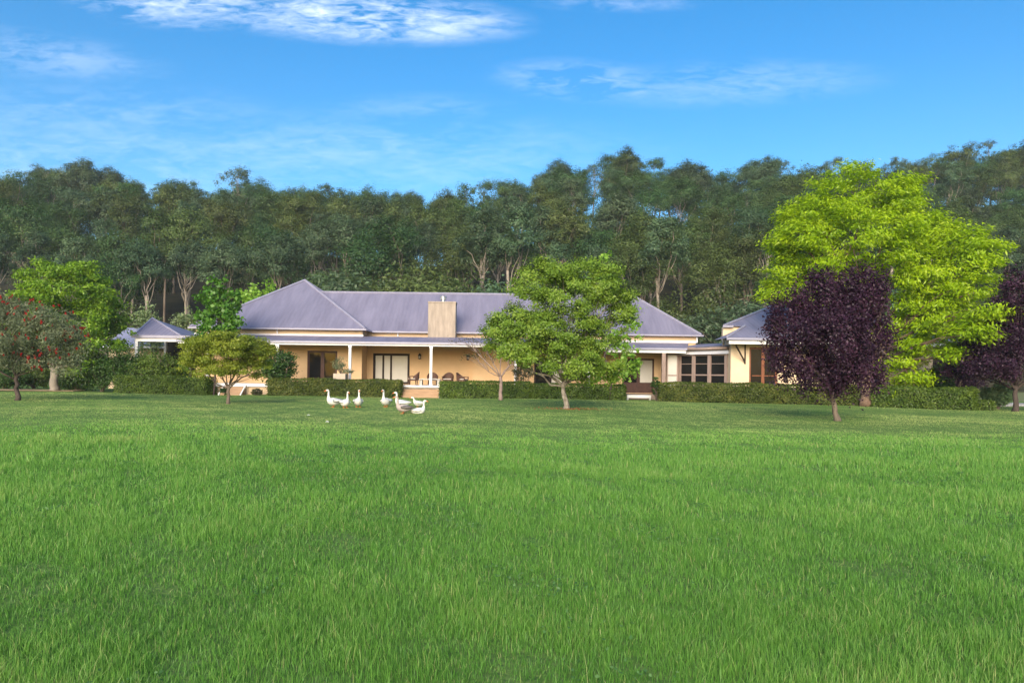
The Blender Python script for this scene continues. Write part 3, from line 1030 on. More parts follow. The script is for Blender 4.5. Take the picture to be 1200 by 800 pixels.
# lower front roof, taller roof behind
ze = 4.08
rx0 = at(852, 396, 43.3).x
lo = MB()
lo.slab([(rx0, 43.3, ze), (wx1 + .5, 43.3, ze), (wx1 - 1.1, 45.9, ze + .947), (rx0 + 2.0, 45.9, ze + .947)], .03)
lo_o = lo.build('roof', M['roof'], wing)
MB().slab([(rx0, 45.9, ze), (rx0, 43.3, ze), (rx0 + 2.0, 45.9, ze + .947)], .03).build('roof_end', M['roof_side'], lo_o)
MB().slab([(wx1 + .5, 43.3, ze), (wx1 + .5, 45.9, ze), (wx1 - 1.1, 45.9, ze + .947)], .03).build('roof_end', M['roof_side'], lo_o)
MB().tube([(rx0, 43.3, ze + .03), (rx0 + 2.0, 45.9, ze + .977)], .07, 6).build('ridge_capping', M['cap'], lo_o)
ux0 = at(848.5, 382, 45.9).x
zu = ze + .947
ux1, uxb = wx1 + .4, 18.3                   # the west side of the wing runs back at an angle
ua, ub = (ux0 + 5.1, 51.0, zu + 1.857), (ux1 - 5.1, 51.0, zu + 1.857)
uo = MB().slab([(ux0, 45.9, zu), (ux1, 45.9, zu), ub, ua], .03).slab([(ux1, 56.1, zu), (uxb, 56.1, zu), ua, ub], .03).build('roof', M['roof'], wing)
MB().slab([(ux1, 45.9, zu), (ux1, 56.1, zu), ub], .03).build('roof_end', M['roof_side'], uo)
MB().slab([(uxb, 56.1, zu), (ux0, 45.9, zu), ua], .03).build('roof_end', M['roof_side'], uo)
mc = MB()
for p, q in (((ux0, 45.9, zu), ua), ((ux1, 45.9, zu), ub), ((uxb, 56.1, zu), ua), ((ux1, 56.1, zu), ub), (ua, ub)):
    mc.tube([Vector(p) + Vector((0, 0, .03)), Vector(q) + Vector((0, 0, .03))], .07, 6)
mc.build('ridge_capping', M['cap'], uo)
g = MB().box(rx0 - .05, wx1 + .5, 43.17, 43.298, ze - .15, ze - .01)
g.box(ux0 - .1, rx0 + 1.2, 45.78, 45.898, 4.92, 5.045)
g.build('gutter', M['cap'], wing)
MB().box(rx0 + .15, wx1 + .3, 43.34, 43.46, ze - .40, ze - .17).build('fascia', M['white'], wing, bevel=.01)
MB().slab([(rx0 + .1, 43.47, ze - .18), (wx1 + .3, 43.47, ze - .18), (wx1 + .3, WY - .01, ze - .14), (rx0 + .1, WY - .01, ze - .14)], .02).build('soffit', M['soffit'], wing)
pA, pB = at(860, 401, 44.0), at(873.5, 423, 44.5)
bk = MB().bar((pA.x, 43.6, 3.62), (pB.x, WY - .06, 2.55), .06, .09)
bk.box(pB.x - .04, pB.x + .04, WY - .055, WY - .002, 2.45, 3.7)
bk.build('eave_bracket', M['dark'], wing)

# ------------------------------------------------------------------ west pavilion and outbuilding
GY = 50.0
gz = empty('garden_pavilion', (-26, 52, 0), 'open hip-roofed garden pavilion on white posts beside the house', 'pavilion')
a, b_, c = at(156.5, 393, GY), at(226, 394.5, GY), at(178.5, 373, GY + 3.2)
zz = a.z
fr_ = MB().slab([(a.x, GY, zz), (c.x + 1.7, GY, zz), (c.x, GY + 3.2, c.z)], .03)
fr_.slab([(c.x + 1.7, GY + 6.4, zz), (a.x, GY + 6.4, zz), (c.x, GY + 3.2, c.z)], .03)
x1_ = at(212, 391, GY).x
fr_ = MB().slab([(a.x, GY, zz), (x1_, GY, zz), (c.x, GY + 3.2, c.z)], .03).slab([(x1_, GY + 6.4, zz), (a.x, GY + 6.4, zz), (c.x, GY + 3.2, c.z)], .03)
go = fr_.build('roof', M['roof'], gz)
MB().slab([(x1_, GY, zz), (x1_, GY + 6.4, zz), (c.x, GY + 3.2, c.z)], .03).slab([(a.x, GY + 6.4, zz), (a.x, GY, zz), (c.x, GY + 3.2, c.z)], .03).build('roof_end', M['roof_side'], go)
mc = MB()
for p in ((a.x, GY, zz), (x1_, GY, zz)):
    mc.tube([Vector(p) + Vector((0, 0, .03)), Vector((c.x, GY + 3.2, c.z + .03))], .07, 6)
mc.build('ridge_capping', M['cap'], go)
MB().box(a.x - .1, b_.x, GY - .14, GY - .01, zz - .17, zz + .03).build('gutter', M['cap'], gz)
MB().box(a.x + .1, b_.x - .05, GY + .02, GY + .2, zz - .42, zz - .18).build('beam', M['white'], gz, bevel=.01)
MB().box(x1_ + .01, b_.x, GY, GY + 6, zz - .05, zz + .02).build('flat_roof', M['cap'], gz)
MB().box(a.x + .2, b_.x - .2, GY + .3, GY + 6.2, zz - .14, zz - .10).build('ceiling', M['soffit'], gz)
MB().box(-28.6, b_.x, GY + 6.2, GY + 6.3, 0, zz - .16).build('back_wall', M['shade'], gz)  # dark colour stands in for the shade inside the pavilion
for px in (159.5, 221):
    x = atx(px, GY) - .03
    MB().box(x - .11, x + .11, GY + .02, GY + .24, 0, zz - .42).build('post', M['white'], gz, bevel=.01)
for px in (193,):
    x = atx(px, GY + 5)
    MB().box(x - .09, x + .09, GY + 5, GY + 5.2, 0, zz - .16).build('post', M['white'], gz)
m, nt, N, L, out = mat_new('lit_lamp')
em = N.new('ShaderNodeEmission'); em.inputs[0].default_value = (1, .42, .08, 1); em.inputs[1].default_value = 1.6
L.new(em.outputs[0], out.inputs[0]); M['lamp'] = m
p = at(201, 400, GY + .4)
hl = MB().box(p.x - .25, p.x + .25, GY + .35, GY + .5, zz - .26, zz - .15).build('ceiling_lamp', M['dark'], gz)
MB().box(p.x - .22, p.x + .22, GY + .34, GY + .48, zz - .32, zz - .262).build('lamp_lens', M['lamp'], hl)

sh = empty('outbuilding', (-34, 60, 0), 'low pale outbuilding with lilac hip roof behind the garden pavilion', 'outbuilding')
SY = 58.0
p0, p1, pt = at(120, 405, SY), at(196, 408, SY), at(157, 384, SY + 5)
z = p0.z
r_ = MB().slab([(p0.x, SY, z), (p1.x, SY, z), (pt.x + 1.2, SY + 5, pt.z), (pt.x - .6, SY + 5, pt.z)], .03)
ro_ = r_.build('roof', M['cap'], sh)  # front slope coloured lighter than the ends to imitate reflected sky
MB().slab([(p1.x, SY, z), (p1.x, SY + 10, z), (pt.x + 1.2, SY + 5, pt.z)], .03).slab([(p0.x, SY + 10, z), (p0.x, SY, z), (pt.x - .6, SY + 5, pt.z)], .03).build('roof_end', M['roof_side'], ro_)
MB().box(p0.x + .3, p1.x - .3, SY + .4, SY + .7, 0, z - .04).box(p0.x + .3, p0.x + .6, SY + .7, SY + 9, 0, z - .04).box(p1.x - .6, p1.x - .3, SY + .7, SY + 9, 0, z - .04).build('wall', M['wallpale'], sh)
MB().box(p0.x - .05, p1.x + .05, SY - .13, SY - .01, z - .16, z).build('gutter', M['trim'], sh)

# ------------------------------------------------------------------ verandah furniture
def wicker_chair(px, Y, rot, label):
    x = atx(px, Y)
    e = empty('wicker_armchair', (x, Y, ZT), label, 'chair', 'wicker chairs on the verandah')
    e.rotation_euler = (0, 0, rot)
    def part(mbx, n, mat):
        o = bpy.data.objects.new(n, mbx.mesh(n, M[mat])); COL.objects.link(o); o.parent = e
        return o
    s = MB().box(-.31, .31, -.30, .30, .33, .43)
    part(s, 'seat', 'wicker')
    part(MB().box(-.27, .27, -.28, .24, .432, .49), 'cushion', 'tabletop')
    bk = MB()
    n = 12
    vs, fs = [], []
    for i in range(n + 1):      # barrel back sweeping down into the arms
        a = math.pi * (i / n) - 0.0
        ca, sa = math.cos(a), math.sin(a)
        h = .62 + .30 * max(0, sa) ** 1.4
        for rr, zz_ in ((.33, .40), (.36, h), (.40, h + .01), (.37, .36)):
            vs.append((rr * ca, .08 + rr * sa * .9, zz_))
    for i in range(n):
        for k in range(4):
            k2 = (k + 1) % 4
            fs.append((i * 4 + k, i * 4 + k2, i * 4 + 4 + k2, i * 4 + 4 + k))
    fs += [(0, 1, 2, 3), (n * 4 + 3, n * 4 + 2, n * 4 + 1, n * 4)]
    bk.add(vs, fs)
    part(bk, 'backrest', 'wicker')
    for sx in (-1, 1):
        part(MB().bar((sx * .36, .08, .63), (sx * .34, -.30, .60), .09, .05).bar((sx * .33, -.28, .58), (sx * .31, -.28, .36), .05, .05), 'armrest', 'wicker')
        for sy in (-1, 1):
            part(MB().bar((sx * .27, sy * .25, .34), (sx * .29, sy * .28, 0), .05, .05), 'leg', 'wicker')
    return e


wicker_chair(484, 46.55, R(-70), 'brown wicker armchair standing above the timber steps, its back to the window')
wicker_chair(507, 48.3, R(10), 'brown wicker armchair behind the table and white post')
wicker_chair(525, 48.2, R(-8), 'brown wicker armchair with only its rounded top showing over the hedge')
wicker_chair(542, 47.2, R(70), 'brown wicker armchair farthest from the steps, its side to the wall switch')
tx = atx(504, 46.9)
tb = empty('patio_table', (tx, 46.9, ZT), 'pale low table on the verandah beside the white post', 'table')
def tpart(n, mbx, mat):
    o = bpy.data.objects.new(n, mbx.mesh(n, M[mat])); COL.objects.link(o); o.parent = tb
tpart('table_top', MB().box(-.75, .75, -.42, .42, .40, .46), 'tabletop')
for sx in (-.6, .6):
    tpart('leg', MB().box(sx - .09, sx + .09, -.3, .3, 0, .399), 'tabletop')

pc = at(401, 441, 45.4)
pl = empty('stone_planter', (pc.x, 45.0, 0), 'square sandstone planter with a small leafy plant above the hedge', 'planter')
MB().box(pc.x - .30, pc.x + .30, 44.72, 45.3, 0, 1.12).box(pc.x - .40, pc.x + .40, 44.62, 45.4, 1.122, 1.5).build('pedestal', M['pot'], pl, bevel=.02)
rng = np.random.default_rng(5)
v, q, t, cc = crown([((pc.x - .1, 45.0, 1.95), (.42, .4, .55)), ((pc.x + .45, 44.95, 1.55), (.35, .3, .22))], rng, 46, 26, .16, .11, .045, low=-.3)
link('foliage', np_mesh('planter_foliage', v, q, LEAF['bottle'], t), pl)
smb = MB()
for c in cc[::3]:
    smb.tube(curve((pc.x, 45.0, 1.45), c, .1, rng, 4), [.018, .014, .01, .006], 4)
smb.build('stem', M['bark'], pl)


# ------------------------------------------------------------------ hedges and shrubs
def hedge(px0, px1, Y0, Y1, h, depth, label, leaf='hedge', seed=0, dens=800, ln=.10, name='hedge', brush=.0):
    rng = np.random.default_rng(seed)
    a, b_ = gpt(px0, Y0), gpt(px1, Y1)
    ax = (b_ - a); L_ = ax.length; ax.normalize()
    axn = np.array(ax); nyv = np.array([-ax.y, ax.x, 0]); zv = np.array([0, 0, 1.])
    V, Q, T = [], [], []
    base = 0
    def hh(t):
        return h * (1 + .025 * np.sin(t * 1.7 + seed) + .015 * np.sin(t * 4.1 + seed * 2))
    def add(P, N_):
        nonlocal base
        n = len(P)
        nn = unit(N_ + rng.normal(size=(n, 3)) * .65)
        v, q = rhombs(P, nn, ln, ln * .55, rng)
        V.append(v); Q.append(q + base); base += len(v)
        tt = P @ axn
        T.append(np.clip(.4 + .14 * np.sin(tt * 2.3 + P[:, 2] * 3 + seed) + .1 * np.sin(tt * 6.1 - P[:, 2] * 7) + rng.normal(size=n) * .19, 0, 1))
    a_ = np.array(a)
    n = int(L_ * h * dens)
    t = rng.uniform(0, L_, n); z = rng.uniform(0, 1, n) ** .9
    d = rng.normal(size=n) * .07 - .02 + .05 * np.sin(t * 3 + z * 5)
    add(a_ + t[:, None] * axn + (z * hh(t))[:, None] * zv + d[:, None] * nyv, np.tile(-nyv + zv * .25, (n, 1)))
    n = int(L_ * depth * dens)
    t = rng.uniform(0, L_, n); d = rng.uniform(-.02, depth, n)
    zt = hh(t) + rng.normal(size=n) * .035
    add(a_ + t[:, None] * axn + d[:, None] * nyv + zt[:, None] * zv, np.tile(zv, (n, 1)))
    n = int(L_ * h * dens * .25)
    t = rng.uniform(0, L_, n); z = rng.uniform(0, 1, n)
    add(a_ + t[:, None] * axn + (z * hh(t))[:, None] * zv + (depth + rng.normal(size=n) * .06)[:, None] * nyv, np.tile(nyv, (n, 1)))
    for te, s in ((0, -1), (L_, 1)):
        n = int(depth * h * dens)
        d = rng.uniform(0, depth, n); z = rng.uniform(0, 1, n)
        add(a_ + (te + rng.normal(size=n) * .06)[:, None] * axn + d[:, None] * nyv + (z * h)[:, None] * zv, np.tile(axn * s, (n, 1)))
    e = empty(name, (a + b_) / 2, label, 'hedge')
    link('foliage', np_mesh(name, np.concatenate(V), np.concatenate(Q), LEAF[leaf], np.concatenate(T)), e)
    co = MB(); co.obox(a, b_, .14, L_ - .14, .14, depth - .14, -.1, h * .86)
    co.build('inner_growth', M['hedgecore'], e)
    return e


hedge(134, 240, 46.4, 44.6, 1.15, 1.2, 'clipped green hedge running below the garden pavilion', seed=1)
hedge(314, 469, 44.3, 44.4, 1.10, .9, 'clipped green hedge with the potted planter behind it', seed=2, leaf='hedgebrown')
hedge(516, 621, 44.2, 44.2, 1.06, .9, 'clipped green hedge behind the bare-branched tree, from the timber steps onward', seed=3)
hedge(623, 733, 44.0, 44.0, 0.95, .9, 'low clipped hedge behind the round green tree, ending at the dark doors', seed=4)
hedge(773, 1014, 43.0, 39.6, 1.16, 1.1, 'long clipped bronze-green hedge in front of the glazed walkway', seed=5, leaf='hedgebrown')
hedge(1022, 1141, 38.6, 35.4, 1.13, 1.2, 'dark clipped hedge under the drooping lime branches, behind the fibrous trunk', seed=6)
hedge(1139, 1167, 36.0, 35.8, .48, .9, 'very low short dark hedge stub at the end of a taller hedge', seed=7)


def shrub(name, px, py, rx, ry, Y, seed, leaf, label, n_clump=50, n_leaf=50, ln=.13, wd=.075, cat='shrub', ground=True):
    rng = np.random.default_rng(seed)
    b0 = gpt(px, Y)
    e = empty(name, b0, label, cat)
    l0 = lobe(px, py, rx, ry, Y)
    lobes = [l0]
    for k in range(4):
        lobes.append(lobe(px + rng.uniform(-.6, .6) * rx, py + rng.uniform(-.55, .5) * ry, rx * rng.uniform(.35, .6), ry * rng.uniform(.35, .6), Y, rng.uniform(-.4, .4)))
    k = Y / F
    v, q, t, cc = crown(lobes, rng, int(n_clump * 1.6), int(n_leaf * 1.6), min(rx, ry) * k * .3, ln, wd, low=-.9, shell=(.4, 1.0))
    link('foliage', np_mesh(name + '_foliage', v, q, LEAF[leaf], t), e)
    mb = MB()
    for c in cc[::max(1, len(cc) // 9)]:
        mb.tube(curve(b0 + Vector((rng.uniform(-.1, .1), 0, -.05)), c, .08, rng, 5), [.05, .04, .032, .022, .012], 5)
    mb.build('stem', M['bark'], e)
    return e


shrub('leafy_shrub', 326, 432, 19, 22, 45.2, 11, 'shrub', 'dark glossy shrub against a white verandah post, beside the small round tree', ln=.16, wd=.09)
shrub('garden_bush', 150, 429, 24, 25, 47.8, 12, 'shrub', 'dark green bush below the corner of the garden pavilion roof', n_clump=70)
shrub('garden_bush', 184, 431, 24, 19, 47.4, 13, 'hedge', 'dark bush in front of the open garden pavilion', n_clump=70)
shrub('garden_bush', 119, 437, 18, 22, 48.5, 14, 'shrub', 'dark bush at the outer end of the pavilion hedge', n_clump=60)
shrub('pale_shrub', 207, 434, 15, 12, 49.0, 15, 'limesap', 'pale yellow-green shrub inside the pavilion posts', n_clump=40, n_leaf=34)
shrub('garden_bush', 92, 441, 22, 20, 50.5, 16, 'shrub', 'dark bush behind the trunk of the bright green tree', n_clump=60)
shrub('garden_bush', 40, 441, 22, 16, 54, 17, 'hedge', 'dark bush across the dry bed behind the red-flowered tree', n_clump=60)
shrub('garden_bush', 5, 440, 24, 18, 52, 18, 'shrub', 'mid green bush at the frame edge behind the red-flowered tree', n_clump=60)
shrub('pale_shrub', 1168, 463, 15, 15, 38.5, 19, 'shrubpale', 'pale blue-green shrub beyond the low hedge stub, near the plum trunk', n_clump=60, n_leaf=44)
shrub('climbing_rose', 770.5, 452, 6, 13, 44.8, 20, 'shrub', 'thin dark climber between the dark doors and the long hedge', n_clump=22, n_leaf=22)
shrub('leafy_shrub', 612, 436, 13, 10, 45.2, 21, 'rosy', 'sparse bronze shrub standing under the verandah beside the bare tree', n_clump=26, n_leaf=20)
shrub('garden_bush', 1115, 440, 34, 26, 47, 22, 'plum', 'deep purple-black bush in the shade past the wing wall', n_clump=80, n_leaf=60, ln=.12)
shrub('garden_bush', 1100, 446, 14, 20, 43.5, 23, 'shrub', 'dark green bush against the end of the cream wing wall', n_clump=40)
shrub('low_shrub', 262, 459, 6, 4, 44.9, 24, 'shrub', 'tiny dark plant at the foot of the deck wall, beside the white stringers', n_clump=12, n_leaf=22)
shrub('low_shrub', 301, 459, 7, 4, 44.9, 25, 'rosy', 'tiny bronze plant at the foot of the deck wall, next to the hedge', n_clump=12, n_leaf=22)

# ------------------------------------------------------------------ garden trees
# round green tree in the middle of the lawn
Y = 31.6
b0 = gpt(664, Y)
L_ = [lobe(632, 335, 36, 30, Y, .3), lobe(692, 330, 38, 30, Y, -.1), lobe(662, 345, 38, 32, Y, -.5), lobe(603, 374, 32, 19, Y, .4), lobe(718, 372, 30, 34, Y, .2), lobe(660, 385, 44, 30, Y, -.3),
      lobe(598, 406, 32, 15, Y, -.2), lobe(632, 422, 28, 17, Y, -.5), lobe(682, 424, 32, 20, Y, -.3), lobe(710, 415, 28, 24, Y, .2), lobe(700, 440, 24, 12, Y, .3), lobe(576, 396, 13, 9, Y, .1), lobe(640, 392, 34, 26, Y, -.6), lobe(612, 392, 30, 20, Y, -.3), lobe(655, 412, 36, 20, Y, .5), lobe(686, 395, 34, 26, Y, .6), lobe(592, 386, 26, 16, Y, -.4), lobe(650, 318, 24, 14, Y, .4), lobe(716, 345, 24, 22, Y, -.3)]
tree('round_tree', b0, at(661, 447, Y), .125, L_, 101, 'round', 'barkpatch', 'broad round green tree on a short lichen-patched trunk, in front of the verandah', n_clump=460, n_leaf=185, cr=.29, ln=.12, wd=.06,
     twig=7, shell=(.62, 1.0), low=-.85, flat=.6, rf=.55, flare=1.7, upb=.7, outb=.8, rnd=.55)

# small olive tree by the deck
Y = 33.5
b0 = gpt(268, Y)
L_ = [lobe(245, 408, 30, 16, Y, .2), lobe(290, 406, 30, 16, Y, .1), lobe(268, 402, 36, 15, Y, -.4), lobe(268, 420, 46, 22, Y, 0), lobe(228, 424, 18, 16, Y, .1), lobe(306, 424, 17, 18, Y, .2), lobe(255, 436, 26, 12, Y, -.3), lobe(284, 434, 20, 12, Y, -.2)]
tree('small_tree', b0, at(268, 452, Y), .085, L_, 102, 'small', 'bark', 'small mushroom-shaped olive-green tree on the lawn before the deck', n_clump=300, n_leaf=150, cr=.22, ln=.10, wd=.05,
     twig=4, shell=(.4, 1.02), low=-.55, flat=.5, rf=.6, upb=.7)

# big golden lime tree
Y = 43.0
b0 = gpt(1016.5, 39.0)
L_ = [lobe(1010, 232, 62, 36, Y, .5), lobe(965, 252, 46, 36, Y, .6), lobe(1048, 250, 42, 38, Y, .3), lobe(1000, 285, 76, 44, Y, -1.8), lobe(936, 285, 40, 40, Y, 0), lobe(925, 325, 30, 28, Y, .2), lobe(906, 346, 14, 10, Y, -.6),
      lobe(1080, 292, 44, 40, Y, -.6), lobe(1118, 288, 38, 24, Y, -2.5), lobe(1148, 300, 27, 22, Y, -4), lobe(1060, 335, 56, 36, Y, -1.6), lobe(1108, 332, 44, 24, Y, -3), lobe(1142, 340, 28, 18, Y, -5), lobe(1166, 370, 24, 10, Y, -7.2),
      lobe(1098, 372, 46, 20, Y, -3.5), lobe(1138, 392, 28, 11, Y, -7), lobe(1060, 385, 40, 30, Y, -1.5), lobe(1088, 408, 38, 12, Y, -4), lobe(1124, 418, 20, 7, Y, -6.5), lobe(1056, 430, 24, 10, Y, -3.8), lobe(1070, 445, 20, 8, Y, -4.6), lobe(1042, 460, 13, 5, Y, -5.0), lobe(960, 340, 44, 40, Y, .8)]
tree('golden_lime_tree', b0, at(1018, 408, 41.5), .36, L_, 103, 'lime', 'barkbrown', 'tall spreading golden-lime tree over the cream wing, on a fibrous brown trunk', n_clump=680, n_leaf=150, cr=.52, ln=.25, wd=.085,
     twig=4, shell=(.45, 1.05), low=-.8, flat=.46, rf=.42, droop=.45, axial=.9, upb=.75, outb=.35, rnd=.5, seg=12, flare=1.2)

# purple plums
Y = 25.2
b0 = gpt(982, Y)
L_ = [lobe(968, 355, 40, 34, Y, .2), lobe(1006, 352, 30, 34, Y, 0), lobe(935, 385, 34, 40, Y, .1), lobe(1018, 388, 28, 40, Y, 0), lobe(975, 395, 48, 44, Y, -.5), lobe(938, 425, 34, 24, Y, 0), lobe(1000, 430, 38, 28, Y, -.2), lobe(962, 440, 34, 18, Y, -.2), lobe(912, 405, 14, 16, Y, 0), lobe(926, 352, 8, 20, Y, .1), lobe(950, 330, 9, 20, Y, 0), lobe(982, 324, 9, 20, Y, .1), lobe(1012, 328, 9, 20, Y, 0), lobe(1036, 358, 7, 22, Y, 0), lobe(906, 380, 7, 16, Y, 0)]
tree('purple_plum_tree', b0, at(975, 462, Y), .105, L_, 104, 'plum', 'bark', 'oval purple-leaved plum tree on a leaning trunk, in front of the golden-lime tree', n_clump=330, n_leaf=150, cr=.21, ln=.105, wd=.06,
     twig=7, shell=(.4, 1.04), low=-.85, flat=2.0, rf=.5, upb=.35, outb=.5, rnd=.7)
Y = 35.0
b0 = gpt(1190, Y)
L_ = [lobe(1196, 348, 26, 34, Y, .2), lobe(1172, 378, 30, 28, Y, 1.5), lobe(1225, 370, 40, 40, Y, 0), lobe(1165, 410, 36, 26, Y, 1.2), lobe(1210, 410, 46, 36, Y, -.4), lobe(1140, 428, 26, 16, Y, 1.6), lobe(1250, 410, 34, 34, Y, 0), lobe(1122, 436, 18, 10, Y, 2), lobe(1170, 432, 34, 14, Y, 0)]
tree('purple_plum_tree', b0, at(1190, 452, Y), .13, L_, 105, 'plum', 'barkdark', 'wide purple-leaved plum tree at the picture edge, past the hedges', n_clump=400, n_leaf=120, cr=.32, ln=.13, wd=.07,
     twig=7, shell=(.4, 1.04), low=-.8, flat=.9, rf=.5, upb=.5, outb=.4, rnd=.8)

# bright green tree and bottlebrush on the west side
Y = 48.5
b0 = gpt(64, Y)
L_ = [lobe(62, 328, 34, 20, Y, .2), lobe(92, 326, 30, 18, Y, .3), lobe(78, 345, 50, 26, Y, -.6), lobe(40, 350, 26, 18, Y, .3), lobe(110, 358, 28, 24, Y, .2), lobe(90, 378, 50, 22, Y, -.4), lobe(130, 388, 24, 14, Y, .2), lobe(60, 388, 44, 22, Y, .2), lobe(115, 405, 30, 12, Y, -.2), lobe(80, 412, 36, 16, Y, .2), lobe(96, 432, 16, 8, Y, -.8)]
tree('bright_tree', b0, at(64, 432, Y), .30, L_, 106, 'bright', 'barkpale', 'dense bright green dome tree behind the red-flowered tree', n_clump=420, n_leaf=110, cr=.40, ln=.20, wd=.11,
     twig=4, shell=(.5, 1.03), low=-.6, flat=.5, rf=.5, upb=.7, flare=1.4)
Y = 33.0
b0 = gpt(21, Y)
L_ = [lobe(-6, 362, 30, 20, Y, .2), lobe(28, 370, 30, 22, Y, .1), lobe(62, 378, 26, 20, Y, .1), lobe(10, 392, 44, 26, Y, -.4), lobe(55, 402, 34, 24, Y, -.3), lobe(88, 398, 16, 18, Y, .2), lobe(-20, 410, 40, 26, Y, .1), lobe(66, 425, 26, 16, Y, 0), lobe(20, 420, 40, 16, Y, -.1), lobe(-40, 385, 36, 30, Y, .2)]
bt = tree('bottlebrush_tree', b0, at(20, 440, Y), .11, L_, 107, 'bottle', 'barkdark', 'grey-green bottlebrush tree dotted with red flower spikes', n_clump=330, n_leaf=150, cr=.32, ln=.16, wd=.032,
          twig=7, shell=(.35, 1.03), low=-.8, flat=.8, rf=.5, droop=.5)
rng = np.random.default_rng(55)
V, Q, T = [], [], []
bs_ = 0
for c, r in L_:
    k = 30
    d = unit(rng.normal(size=(k, 3)) + np.array([0, -.5, .35]))
    P0 = np.array(c) + d * np.array(r) * rng.uniform(.9, 1.08, (k, 1))
    for p_ in P0:
        if p_[2] < 1.5 or rng.random() < .1:
            continue
        n = 34
        dr = unit(np.array([rng.normal() * .5, rng.normal() * .5, -1]))
        s_ = rng.uniform(.5, .9)
        P = p_ + np.outer(rng.uniform(-.075, .075, n) * s_, dr) + rng.normal(size=(n, 3)) * .018
        v, q = rhombs(P, unit(rng.normal(size=(n, 3))), .075 * s_, .035, rng)
        V.append(v); Q.append(q + bs_); bs_ += len(v); T.append(np.clip(rng.normal(size=n) * .2 + .5, 0, 1))
fl = np_mesh('bottlebrush_flowers', np.concatenate(V), np.concatenate(Q), LEAF['redflower'], np.concatenate(T))
fo = link('flowers', fl, bt)
fo['kind'] = 'stuff'


def sapling(name, px, py_base, Y, top, spec, seed, leaf, bark, label, r0=.07, ln=.2, wd=.15, n_leaf=26, cr=.3, n_clump=60, **kw):
    b0 = gpt(px, Y)
    L_ = [lobe(x, y, rx, ry, Y, rng_) for x, y, rx, ry, rng_ in spec]
    rng = np.random.default_rng(seed)
    e = empty(name, b0, label, 'tree')
    v, q, t, cc = crown(L_, rng, n_clump, n_leaf, cr, ln, wd, shell=(.3, 1.05), low=-.9, flat=.8, **kw)
    link('crown', np_mesh(name + '_crown', v, q, LEAF[leaf], t), e)
    mb = MB()
    tp = at(*top, Y)
    st = curve(b0 - Vector((0, 0, .05)), tp, .015, rng, 9)
    mb.tube(st, [r0 * (1.2 if i == 0 else 1) * (1 - .85 * i / 8) for i in range(9)], 8)
    for c in cc[::2]:
        k = int(np.clip(np.searchsorted(st[:, 2], c[2]) - 1, 1, 7))
        tw = curve(st[k], c, .06, rng, 4)
        mb.tube(tw, [r0 * .22, r0 * .17, r0 * .12, r0 * .06], 4)
    mb.build('trunk', M[bark], e, smooth=True)
    return e


sapling('maple_sapling', 251, 461, 45.0, (257, 326), [(259, 338, 8, 14, 0), (250, 352, 14, 14, 0), (266, 354, 14, 16, .2), (240, 368, 9, 10, .1), (258, 375, 20, 18, -.2), (274, 372, 10, 12, 0), (237, 352, 5, 8, 0), (278, 350, 7, 7, 0), (252, 395, 20, 12, .2)],
        201, 'sweet', 'barkdark', 'slim maple-leaved tree with fresh green leaves hiding the roof corner', ln=.26, wd=.2, n_leaf=24, cr=.28, n_clump=150)
sapling('lime_sapling', 715, 467, 44.0, (709, 292), [(709, 305, 9, 14, 0), (697, 312, 7, 6, 0), (720, 318, 8, 10, 0), (706, 330, 18, 16, 0), (742, 362, 9, 14, -.2), (742, 385, 10, 16, 0), (735, 408, 14, 12, -.3), (720, 400, 16, 20, .2), (738, 425, 14, 8, 0), (726, 440, 20, 10, -.2), (705, 440, 16, 12, .1), (745, 432, 12, 5, 0)],
        202, 'limesap', 'barkdark', 'thin sapling with pale lime tip rising behind the round green tree', ln=.24, wd=.19, n_leaf=15, cr=.26, n_clump=110)
sapling('silver_sapling', 175, 460, 58.0, (176, 355), [(176, 364, 6, 8, 0), (172, 376, 12, 10, 0), (182, 378, 10, 10, 0), (176, 400, 16, 20, 0)],
        203, 'silver', 'bark', 'pale silver-green young tree peeking over the pavilion peak', ln=.22, wd=.14, n_leaf=34, cr=.4, n_clump=60)
sapling('silver_sapling', 217, 460, 58.0, (219, 360), [(219, 368, 5, 8, 0), (215, 378, 12, 10, 0), (224, 380, 10, 9, 0), (217, 398, 16, 18, 0)],
        204, 'silver', 'bark', 'pale silver-green young tree between the pavilion and the slim maple', ln=.22, wd=.14, n_leaf=34, cr=.4, n_clump=60)
sapling('maple_sapling', 303, 460, 66.0, (315, 326), [(315, 334, 5, 8, 0), (300, 342, 8, 8, 0), (288, 348, 8, 8, 0), (310, 350, 10, 12, 0), (296, 365, 20, 16, 0), (326, 345, 6, 5, 0)],
        205, 'limesap', 'barkdark', 'yellow-green tree top showing over the slope of the house roof', ln=.32, wd=.24, n_leaf=24, cr=.42, n_clump=80)

# bare crape myrtle
Y = 41.5
b0 = gpt(587, Y)
L_ = [lobe(545, 400, 28, 8, Y, .1), lobe(570, 405, 20, 10, Y, -.2), lobe(600, 412, 20, 12, Y, .2), lobe(560, 418, 24, 8, Y, .3), lobe(612, 422, 16, 10, Y, .1), lobe(582, 398, 16, 10, Y, 0)]
rng = np.random.default_rng(301)
e = empty('bare_tree', b0, 'nearly leafless vase-shaped tree with pinkish branches in front of the hedge', 'tree')
v, q, t, cc = crown(L_, rng, 80, 12, .22, .09, .05, shell=(.3, 1.05), low=-.6)
link('crown', np_mesh('bare_crown', v, q, LEAF['rosy'], t), e)
mb = MB()
limbs(mb, b0 - Vector((0, 0, .05)), at(586, 441, Y), .12, L_, cc, rng, rf=.45, twig=14, seg=8, bend=.18, flare=1.3)
mb.build('trunk', M['twig'], e, smooth=True)


